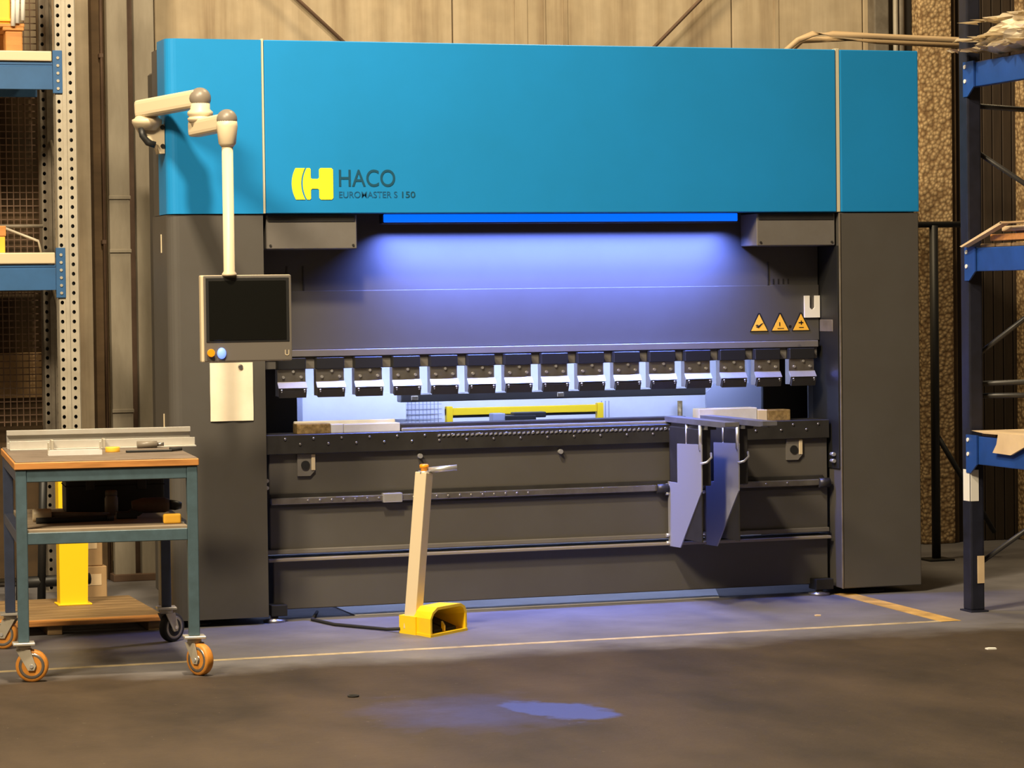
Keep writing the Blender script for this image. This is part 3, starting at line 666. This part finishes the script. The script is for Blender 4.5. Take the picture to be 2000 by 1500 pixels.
def onT(x, y, z): return TRM @ Vector((x, y, z))
def item(name, label, cat, x, y, z, rz=0, group=None):
    p = onT(x, y, z); return thing(name, p, label, cat, group, rz=R(-5)+rz)
ZT, ZS = 0.919, 0.634
t = item('aluminium_profile', 'long aluminium channel at the back of the trolley top', 'metal profile', 0.0, 1.02, ZT)
for (x0, x1, y0, y1, z0, z1, nm) in ((0.015, 0.845, 0.0, 0.05, 0.0, 0.005, 'base'), (0.015, 0.845, 0.046, 0.05, 0.005, 0.082, 'back_flange'), (0.015, 0.845, 0.026, 0.046, 0.06, 0.082, 'top_lip'), (0.015, 0.845, 0.0, 0.004, 0.005, 0.028, 'front_flange')):
    lpart(MB().box(x0, x1, y0, y1, z0, z1, 0.001, 1), nm, 'alu', t)
t = item('aluminium_profile', 'long aluminium angle lying in front of the taller channel on the trolley', 'metal profile', 0.0, 0.86, ZT)
lpart(MB().box(0.02, 0.85, 0.0, 0.06, 0.0, 0.006, 0.001, 1), 'base', 'alu', t); lpart(MB().box(0.02, 0.85, 0.056, 0.06, 0.006, 0.040, 0.001, 1), 'flange', 'alu', t)
for x in (0.20, 0.43): lpart(MB().box(x, x+0.012, -0.02, 0.06, 0.0, 0.045, 0.002, 1), 'clip', 'galv', t)
t = item('metal_channel', 'short pale metal channel near the front of the trolley top', 'metal profile', 0.16, 0.40, ZT)
lpart(MB().prism([(0.0, 0.0), (0.055, 0.0), (0.055, 0.022), (0.052, 0.022), (0.052, 0.004), (0.003, 0.004), (0.003, 0.022), (0.0, 0.022)], 'x', 0, 0.23), 'channel', 'white_steel', t)
for x in (0.0, 0.222): lpart(MB().box(x, x+0.008, 0.05, 0.056, 0.0, 0.055, 0.002, 1), 'end_tab', 'galv', t)
t = item('tape_roll', 'small orange tape roll on the trolley top', 'tape', 0.42, 0.55, ZT)
lpart(MB().lathe([(0.018, 0.0), (0.031, 0.0), (0.032, 0.003), (0.032, 0.019), (0.031, 0.022), (0.018, 0.022)], (0.03, 0.03, 0), 'z', 20), 'roll', 'tape', t)
lpart(MB().lathe([(0.014, 0.002), (0.0175, 0.002), (0.0175, 0.020), (0.014, 0.020)], (0.03, 0.03, 0), 'z', 16), 'core', 'card', t)
t = item('black_file', 'long black file lying on the trolley top beside the orange tape', 'tool', 0.50, 0.48, ZT)
lpart(MB().box(0.0, 0.20, 0.0, 0.022, 0.0, 0.010, 0.002, 1), 'blade', 'black', t)
lpart(MB().tube([(0.19, 0.011, 0.010), (0.245, 0.014, 0.011)], [0.010, 0.008], 10), 'grip', 'rubber', t)
t = item('grey_cylinder_tool', 'short grey cylindrical tool resting on the aluminium angle', 'tool', 0.58, 0.80, ZT)
lpart(MB().tube([(0.0, 0.03, 0.016), (0.09, 0.03, 0.016)], 0.016, 14), 'barrel', 'capgrey', t)
lpart(MB().tube([(0.09, 0.03, 0.016), (0.12, 0.03, 0.016)], 0.009, 10), 'tip', 'steel', t)
# lower shelf
t = item('metal_hammer', 'mallet with pale cylindrical head on the lower trolley shelf', 'hammer', 0.09, 0.38, ZS)
lpart(MB().lathe([(0.024, 0.0), (0.028, 0.006), (0.028, 0.074), (0.024, 0.08)], (0.0, 0.05, 0.028), 'x', 18), 'head', 'cream', t)
lpart(MB().tube([(0.07, 0.05, 0.028), (0.20, 0.06, 0.024), (0.33, 0.08, 0.018)], [0.013, 0.012, 0.012], 12), 'handle', 'galvd', t)
t = item('black_bar', 'black round bar lying in front of the mallet on the shelf', 'tool', 0.10, 0.30, ZS)
lpart(MB().tube([(0.0, 0.02, 0.013), (0.30, 0.06, 0.013)], 0.013, 12), 'rod', 'rubber', t); lpart(MB().tube([(0.30, 0.06, 0.013), (0.33, 0.064, 0.013)], 0.017, 12), 'collar', 'darksteel', t)
t = item('tool_case', 'big black tool case at the back of the lower trolley shelf', 'tool case', 0.26, 0.84, ZS)
lpart(MB().box(0.0, 0.44, 0.0, 0.24, 0.0, 0.185, 0.012), 'body', 'black', t); lpart(MB().box(-0.003, 0.443, -0.003, 0.243, 0.118, 0.124, 0.002, 1), 'lid_seam', 'rubber', t)
for x in (0.09, 0.32): lpart(MB().box(x, x+0.04, -0.008, 0.002, 0.10, 0.145, 0.003, 1), 'latch', 'darksteel', t)
t = item('grease_can', 'dim grey grease can in front of the black tool case', 'can', 0.42, 0.66, ZS)
lpart(MB().lathe([(0.026, 0.0), (0.030, 0.004), (0.030, 0.075), (0.026, 0.082), (0.026, 0.105), (0.022, 0.11)], (0.03, 0.03, 0), 'z', 18), 'body', 'capgrey', t); lpart(MB().lathe([(0.027, 0.085), (0.027, 0.106)], (0.03, 0.03, 0), 'z', 18), 'cap', 'galvd', t)
t = item('cordless_drill', 'black and brown drill lying on the lower trolley shelf', 'drill', 0.52, 0.40, ZS)
lpart(MB().tube([(0.0, 0.06, 0.05), (0.05, 0.06, 0.055), (0.14, 0.06, 0.055), (0.16, 0.06, 0.055)], [0.026, 0.034, 0.034, 0.028], 14), 'motor_body', 'rust', t)
lpart(MB().tube([(0.16, 0.06, 0.055), (0.19, 0.06, 0.052), (0.215, 0.06, 0.05)], [0.022, 0.022, 0.014], 12), 'chuck', 'black', t)
lpart(MB().prism([(0.03, 0.06), (0.09, 0.06), (0.03, 0.012), (-0.02, 0.0), (-0.05, 0.0), (-0.03, 0.025)], 'y', 0.04, 0.08), 'grip', 'black', t)
lpart(MB().box(-0.07, 0.02, 0.03, 0.095, 0.0, 0.03, 0.006), 'battery', 'black', t)
t = item('measuring_tape', 'yellow-orange tape measure near the front of the lower shelf', 'tape measure', 0.62, 0.10, ZS)
lpart(MB().box(0.0, 0.075, 0.0, 0.04, 0.0, 0.042, 0.010, 3), 'case', 'tape', t); lpart(MB().box(0.07, 0.088, 0.015, 0.03, 0.0, 0.006, 0.001, 1), 'hook', 'bright', t)

# ------------------------------------------------------------------ left corner: rack, platform, boxes
def perforated_post(name, x0, x1, y0, parent, mt, z1=3.6):
    """omega post: front flange with two rows of punched holes, side webs"""
    w_ = x1-x0; pitch = 0.05; r_ = 0.0095; g = MB()
    cells = [(x0, x0+0.036, x0+0.018), (x1-0.052, x1, x1-0.028)]
    nrow = int(z1/pitch)
    for (a, b, hx) in cells:
        for i in range(nrow):
            za, zb = i*pitch, (i+1)*pitch; cz = (za+zb)/2
            inn = []; out = []
            for k in range(8):
                an = math.pi/8+k*math.pi/4
                inn.append(g.bm.verts.new((hx+r_*math.cos(an), y0, cz+r_*1.15*math.sin(an))))
            sq = [(b, cz), (b, zb), (hx, zb), (a, zb), (a, cz), (a, za), (hx, za), (b, za)]
            sq = [(b, cz+0.012), (hx+0.012, zb), (hx-0.012, zb), (a, cz+0.012), (a, cz-0.012), (hx-0.012, za), (hx+0.012, za), (b, cz-0.012)]
            corner = {0: (b, zb), 2: (a, zb), 4: (a, za), 6: (b, za)}
            out = [g.bm.verts.new((p[0], y0, p[1])) for p in sq]
            for k in range(8):
                k2 = (k+1) % 8
                if k in corner:
                    c_ = g.bm.verts.new((corner[k][0], y0, corner[k][1])); g.bm.faces.new((inn[k], out[k], c_, out[k2], inn[k2]))
                else: g.bm.faces.new((inn[k], out[k], out[k2], inn[k2]))
    Z1 = nrow*pitch
    g.box(x0+0.036, x1-0.052, y0-0.008, y0-0.001, 0, Z1)
    g.box(x0-0.001, x0+0.002, y0, y0+0.075, 0, Z1); g.box(x1-0.002, x1+0.001, y0, y0+0.075, 0, Z1)
    bmesh.ops.recalc_face_normals(g.bm, faces=g.bm.faces)
    o = g.build(name, mt, parent)
    MB().box(x0+0.006, x1-0.006, y0+0.06, y0+0.07, 0, Z1).build('post_back', 'black', o)
    MB().box(x0-0.02, x1+0.02, y0-0.02, y0+0.09, 0, 0.008, 0.001, 1).build('foot_plate', 'galvd', o)
    return o
rk = thing('pallet_rack', (-2.25, 1.4, 0), 'galvanised perforated rack post with pale blue beams at the left edge', 'rack')
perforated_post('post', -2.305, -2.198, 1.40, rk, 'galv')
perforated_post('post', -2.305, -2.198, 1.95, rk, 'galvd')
for y0, y1 in ((1.405, 1.445), (1.955, 1.995)):
    for z0, z1, s0, s1, c0, c1 in ((2.690, 2.832, 2.836, 2.890, 2.668, 2.892), (1.642, 1.776, 1.780, 1.840, 1.600, 1.862)):
        b = MB().prism([(y0, z0), (y0, z1-0.025), (y0+0.004, z1-0.022), (y0+0.004, z1-0.016), (y0, z1-0.013), (y0, z1), (y1, z1), (y1, z0)], 'x', -3.9, -2.318).build('beam', 'rackblue', rk)
        if y0 < 1.5:
            pl = MB().box(-2.318, -2.268, y0-0.016, y0-0.004, c0, c1, 0.002, 1).build('connector', 'rackblue', b)
            kz = c0+0.025
            while kz < c1-0.01:
                MB().lathe([(0.008, y0-0.021), (0.008, y0-0.015)], (-2.292, 0, kz), 'y', 8).build('rivet', 'galv', b); kz += 0.040
for y0 in (1.40, 1.95): perforated_post('post', -4.02, -3.913, y0, rk, 'galv')
for s0, s1 in ((2.836, 2.888), (1.780, 1.838)):
    MB().box(-3.9, -2.322, 1.39, 2.0, s0, s1, 0.006).build('shelf_panel', 'cream', rk)
for z in (0.5, 1.3, 2.1, 2.9):
    MB().tube([(-2.25, 1.47, z), (-2.25, 1.95, z+0.35)], 0.010, 8).build('frame_brace', 'galvd', rk)
t = thing('wooden_pallet', (-2.6, 1.45, 2.888), 'orange wooden pallet on the upper shelf of the left rack', 'pallet')
for x0, x1 in ((-2.55, -2.462), (-2.95, -2.85)):
    for y in (1.46, 1.68, 1.88): MB().box(x0, x1, y, y+0.09, 2.888, 2.998, 0.004, 1).build('block', 'wood', t)
for y in (1.45, 1.60, 1.74, 1.88): MB().box(-3.3, -2.452, y, y+0.10, 3.016, 3.034, 0.003, 1).build('deck_board', 'wood', t)
for x0 in (-2.565, -2.96): MB().box(x0, x0+0.11, 1.45, 1.98, 2.998, 3.016, 0.003, 1).build('bearer_board', 'wood', t)
t = thing('storage_bin', (-2.7, 1.5, 3.034), 'yellow-orange bin on the wooden pallet at the top left corner', 'bin')
MB().box(-3.1, -2.52, 1.47, 1.9, 3.034, 3.36, 0.01).build('body', 'tape', t); MB().box(-3.11, -2.512, 1.46, 1.91, 3.045, 3.06, 0.003, 1).build('rib', 'tape', t)
t = thing('white_straps', (-2.49, 1.44, 3.03), 'white plastic straps hanging over the pallet at the top left', 'strap')
for i, (x, zz) in enumerate(((-2.513, 3.02), (-2.490, 3.035), (-2.462, 3.050))):
    MB().tube([(x, 1.442, zz), (x+0.002, 1.436, zz+0.12), (x-0.004, 1.440, zz+0.35)], [0.013, 0.011, 0.011], 8).build('strap', 'signw', t)
t = thing('mesh_panel', (-2.6, 2.15, 0.8), 'wire mesh panel behind the left rack', 'mesh panel')
g = MB()
for i in range(30): g.box(-3.2+i*0.035, -3.195+i*0.035, 2.15, 2.155, 0.9, 3.5)
for i in range(70): g.box(-3.2, -2.20, 2.155, 2.16, 0.92+i*0.037, 0.926+i*0.037)
tag(g.build('wire_grid', 'rust', t), kind='stuff')
MB().box(-3.22, -3.19, 2.14, 2.17, 0.0, 3.5, 0.003, 1).build('frame_tube', 'galvd', t); MB().box(-2.21, -2.18, 2.14, 2.17, 0.0, 3.5, 0.003, 1).build('frame_tube', 'galvd', t)
t = thing('plywood_sheet', (-2.6, 2.3, 0), 'brown plywood sheet standing behind the mesh of the left rack', 'board')
MB().box(-3.4, -2.22, 2.28, 2.30, 0.05, 2.75, 0.003, 1).build('sheet', 'darkply', t); MB().box(-3.4, -2.24, 2.27, 2.282, 1.05, 1.30, 0.003, 1).build('batten', 'card', t)
t = thing('orange_box', (-2.63, 1.6, 1.838), 'small orange box on the lower shelf of the left rack', 'box')
MB().box(-2.75, -2.572, 1.45, 1.62, 1.838, 1.925, 0.004).build('body', 'tape', t); MB().box(-2.755, -2.567, 1.445, 1.625, 1.925, 1.980, 0.004).build('lid', 'wood', t)
t = thing('steel_rod', (-2.45, 1.7, 1.84), 'bent grey rods on the lower shelf of the left rack', 'rod')
MB().tube([(-2.60, 1.75, 1.985), (-2.33, 1.75, 1.985)], 0.010, 8).build('rod', 'galvd', t)
MB().tube([(-2.55, 1.72, 1.98), (-2.36, 1.72, 1.905), (-2.345, 1.72, 1.845)], 0.007, 8).build('rod', 'galv', t)
t = thing('yellow_guard', (-2.36, 0.72, 0.07), 'bright yellow steel guard plate standing behind the trolley', 'guard')
MB().prism([(-2.438, 0.072), (-2.300, 0.072), (-2.292, 0.42), (-2.33, 0.60), (-2.40, 0.76), (-2.438, 0.76)], 'y', 0.66, 0.672).build('face_plate', 'yellow', t)
MB().box(-2.438, -2.426, 0.672, 0.76, 0.072, 0.76, 0.002, 1).build('side_flange', 'yellow', t); MB().box(-2.45, -2.28, 0.64, 0.78, 0.066, 0.074, 0.002, 1).build('foot', 'yellow', t)
t = thing('wooden_platform', (-2.4, 0.4, 0), 'low brown wooden platform on the floor behind the trolley', 'platform')
for i in range(9): MB().box(-3.2, -2.03, -0.02+i*0.115, 0.085+i*0.115, 0.045, 0.066, 0.003, 1).build('plank', 'plank' if i else 'wood', t)
for x in (-3.1, -2.6, -2.12): MB().box(x, x+0.07, 0.0, 1.0, 0.0, 0.046, 0.003, 1).build('bearer', 'plank', t)
for (nm, lab, x0, x1, y0, y1, z0, z1) in (('cardboard_box', 'lower small cardboard box beside the yellow guard', -2.20, -2.05, 1.55, 1.75, 0.0, 0.17), ('cardboard_box', 'upper small cardboard box beside the yellow guard', -2.21, -2.07, 1.56, 1.74, 0.17, 0.40)):
    t = thing(nm, ((x0+x1)/2, y0, z0), lab, 'box', 'boxes behind the trolley')
    MB().box(x0, x1, y0, y1, z0, z1-0.001, 0.004, 1).build('carton', 'card', t); MB().box(x0+0.02, x1-0.03, y0-0.002, y0+0.001, z0+(z1-z0)*0.4, z0+(z1-z0)*0.75, 0.0005, 1).build('label_sticker', 'cardp', t)
t = thing('black_stand', (-2.50, 1.0, 0), 'dark trestle stand behind the trolley left of the yellow guard', 'stand')
for x, y in ((-2.57, 1.15), (-2.46, 1.15)): MB().tube([(x, y, 0.0), (x+0.03, y+0.02, 0.88)], 0.022, 8).build('leg', 'black', t)
MB().box(-2.62, -2.40, 1.12, 1.22, 0.86, 0.90, 0.004, 1).build('top_rail', 'black', t); MB().tube([(-2.57, 1.15, 0.14), (-2.2, 1.2, 0.14)], 0.03, 8).build('crossbar', 'black', t)

# ------------------------------------------------------------------ right rack
rr_ = thing('blue_rack', (1.82, -0.9, 0), 'dark post rack with royal blue beams at the right edge', 'rack')
po = MB().box(1.782, 1.858, -0.93, -0.845, 0.006, 4.2, 0.010).build('post', 'rackpost', rr_)
MB().box(1.772, 1.868, -0.95, -0.83, 0, 0.008, 0.001, 1).build('foot_plate', 'rackpost', po)
MB().box(1.780, 1.783, -0.925, -0.86, 0.545, 0.70, 0.001, 1).build('white_sticker', 'signw', po)
MB().box(1.784, 1.828, -0.9325, -0.929, 0.545, 0.70, 0.001, 1).build('white_sticker', 'signw', po)
MB().box(1.818, 1.856, -0.9325, -0.929, 0.14, 0.275, 0.001, 1).build('brown_tape', 'cardp', po)
p2 = MB().box(2.78, 2.86, -0.93, -0.845, 0.0, 4.2, 0.010).build('post', 'rackpost', rr_)
for i, (z0, z1) in enumerate(((2.570, 2.690), (1.672, 1.787), (0.730, 0.868))):
    b = MB().box(1.788, 1.838, -3.6, -0.935, z0, z1, 0.005).build('beam', 'rackblue2', rr_)
    MB().prism([(-1.01, z1+0.005), (-0.90, z1+0.005), (-0.90, z0-0.045), (-0.945, z0-0.045), (-1.01, z0)], 'x', 1.776, 1.784).build('connector', 'rackblue2', b)
    for dz in (-0.02, -0.09): MB().tube([(1.770, -0.925, z1+dz), (1.778, -0.925, z1+dz)], 0.010, 8).build('rivet', 'signw', b)
    MB().box(2.80, 2.85, -3.6, -0.935, z0, z1, 0.005).build('beam', 'rackblue2', rr_)
for a, b in (((1.85, -0.88, 2.485), (2.80, -0.88, 2.43)), ((1.85, -0.88, 2.265), (2.80, -0.88, 1.70)), ((1.86, -0.88, 1.265), (2.80, -0.88, 1.90)), ((1.86, -0.88, 0.235), (2.80, -0.88, 0.80)), ((1.86, -0.88, 1.06), (2.80, -0.88, 1.05)), ((1.86, -0.88, 1.12), (2.80, -0.88, 1.13))):
    MB().tube([a, b], 0.013, 8).build('frame_brace', 'darksteel', rr_)
for z1, yy in ((2.690, (-3.4, -1.1)), (1.787, (-3.4, -1.05)), (0.868, (-3.4, -1.0))):
    y = yy[0]
    while y < yy[1]-0.1:
        MB().box(1.80, 2.84, y, y+0.14, z1, z1+0.018, 0.003, 1).build('shelf_slat', 'plank', rr_); y += 0.16
for x0 in (1.782, 2.78): MB().box(x0, x0+0.078, -3.69, -3.605, 0.0, 4.2, 0.010).build('post', 'rackpost', rr_)
# crumpled film on the top beam: folded layers with ragged edges
t = thing('plastic_film', (1.95, -1.3, 2.708), 'crumpled cream plastic film piled on the top right shelf', 'plastic film')
def film_layer(seed, x0, x1, y0, y1, z0, amp, rag):
    rnd = random.Random(seed); g = MB(); nx, ny = 22, 30
    ph = [(rnd.uniform(8, 30), rnd.uniform(8, 30), rnd.uniform(0, 6)) for _ in range(6)]
    rows = []
    for j in range(ny+1):
        row = []
        for i in range(nx+1):
            u, v = i/nx, j/ny
            ed = min(u, 1-u, v, 1-v)
            x = x0+(x1-x0)*u; y = y0+(y1-y0)*v
            k = max(0, 1-ed*9)
            x += k*rag*(rnd.random()-0.5); y += k*rag*(rnd.random()-0.5)
            f = sum(abs(math.sin(a_*x+b_*y+c_)) for a_, b_, c_ in ph)/6
            dome = math.sin(math.pi*min(max(u, 0.0), 1))**0.5*math.sin(math.pi*v)**0.4
            row.append(g.bm.verts.new((x, y, z0+amp*(f-0.25)*(0.35+0.65*dome)+0.02*rnd.random())))
        rows.append(row)
    for j in range(ny):
        for i in range(nx): g.bm.faces.new((rows[j][i], rows[j][i+1], rows[j+1][i+1], rows[j+1][i]))
    ret = bmesh.ops.solidify(g.bm, geom=g.bm.faces[:], thickness=0.006)
    bmesh.ops.recalc_face_normals(g.bm, faces=g.bm.faces)
    return g.build('film_fold', 'film', t)
film_layer(1, 1.68, 2.35, -1.80, -0.96, 2.722, 0.05, 0.12)
film_layer(2, 1.70, 2.30, -1.85, -0.985, 2.770, 0.06, 0.14)
film_layer(3, 1.74, 2.28, -1.90, -1.06, 2.855, 0.06, 0.14)
def bundle(cx, cy, cz, sx, sy, sz, seed):
    rnd = random.Random(seed); g = MB(); bmesh.ops.create_icosphere(g.bm, subdivisions=4, radius=1)
    ph = [(rnd.uniform(3, 9), rnd.uniform(3, 9), rnd.uniform(3, 9), rnd.uniform(0, 6)) for _ in range(7)]
    for v in g.bm.verts:
        d = sum(abs(math.sin(a_*v.co.x+b_*v.co.y+c_*v.co.z+e_)) for a_, b_, c_, e_ in ph)/7
        q_ = v.co*(0.6+0.6*d); v.co = Vector((cx+q_.x*sx, cy+q_.y*sy, max(cz+q_.z*sz, 2.709)))
    g.build('wrapped_bundle', 'film', t)
bundle(2.02, -1.50, 2.80, 0.30, 0.46, 0.11, 5)
bundle(1.93, -1.25, 2.77, 0.20, 0.26, 0.07, 9)
t = thing('cardboard_sheet', (1.95, -1.2, 1.805), 'grey folded cardboard sheet on the middle right shelf', 'cardboard')
g = MB(); g.prism([(-0.95, 1.790), (-0.93, 1.795), (-1.35, 1.905), (-1.36, 1.893)], 'x', 1.735, 1.774); g.build('sloping_flap', 'cardp', t)
MB().box(1.735, 1.774, -2.2, -1.34, 1.893, 1.903, 0.002, 1).build('flat_flap', 'card', t)
t = thing('wood_board', (1.9, -1.6, 1.815), 'orange wooden board on the middle right shelf', 'board')
MB().box(1.79, 2.20, -2.4, -1.14, 1.816, 1.848, 0.003, 1).build('board', 'wood', t); MB().box(1.80, 2.2, -2.4, -1.24, 1.860, 1.885, 0.003, 1).build('board', 'cardp', t); MB().box(1.82, 1.86, -2.3, -1.34, 1.848, 1.860, 0.002, 1).build('spacer', 'plank', t)
t = thing('torn_cardboard', (1.85, -1.2, 0.886), 'torn pale cardboard hanging over the lowest right beam', 'cardboard')
MB().prism([(-0.97, 0.895), (-1.9, 0.900), (-1.9, 0.888), (-1.10, 0.886)], 'x', 1.77, 2.35).build('sheet', 'cardp', t)
MB().prism([(-1.26, 0.897), (-1.66, 0.897), (-1.60, 0.868), (-1.38, 0.795), (-1.20, 0.798), (-1.24, 0.84)], 'x', 1.762, 1.774).build('hanging_flap', 'cardp', t)
MB().box(2.02, 2.15, -1.25, -1.15, 0.90, 0.975, 0.004, 1).build('small_tab', 'card', t)
# hoses above the machine
hs1 = MB().tube([(1.70, 1.1, 2.80), (1.72, 1.1, 2.93), (1.79, 1.1, 2.985), (1.88, 1.1, 3.022), (2.0, 1.1, 3.026), (2.25, 1.1, 3.015), (2.9, 1.1, 3.00), (3.6, 1.1, 2.99)], 0.017, 10).build('ceiling_hose', 'hose')
tag(hs1, 'upper beige hose arching from the machine top towards the right rack', 'hose')
hs2 = MB().tube([(1.74, 1.16, 2.80), (1.77, 1.16, 2.93), (1.84, 1.16, 2.99), (2.0, 1.16, 3.000), (2.3, 1.16, 2.995), (2.9, 1.16, 2.975), (3.6, 1.16, 2.96)], 0.017, 10).build('ceiling_hose', 'hose')
tag(hs2, 'lower beige hose running beneath the arched hose above the machine', 'hose')
# litter on the floor
for x, y, r_, mt, lab in ((1.208, -2.216, 0.022, 'signw', 'small white chip on the brown floor at the right foreground'), (1.035, -0.763, 0.014, 'cardp', 'small pale chip on the grey floor strip near the yellow corner line'), (-1.768, -2.512, 0.020, 'rubber', 'small dark washer on the brown floor left of the painted-in blue reflection')):
    t = thing('floor_scrap', (x, y, 0.0), lab, 'scrap')
    if mt == 'rubber':
        g = MB(); g.tube([(x+r_*math.cos(a*math.pi/8), y+r_*math.sin(a*math.pi/8), 0.004) for a in range(17)], 0.004, 6); g.build('ring', mt, t)
    else:
        MB().prism([(x-r_, y-r_*0.8), (x+r_*0.8, y-r_), (x+r_*1.2, y+r_*0.3), (x+r_*0.1, y+r_), (x-r_, y+r_*0.5)], 'z', 0.0005, 0.006).build('chip', mt, t)
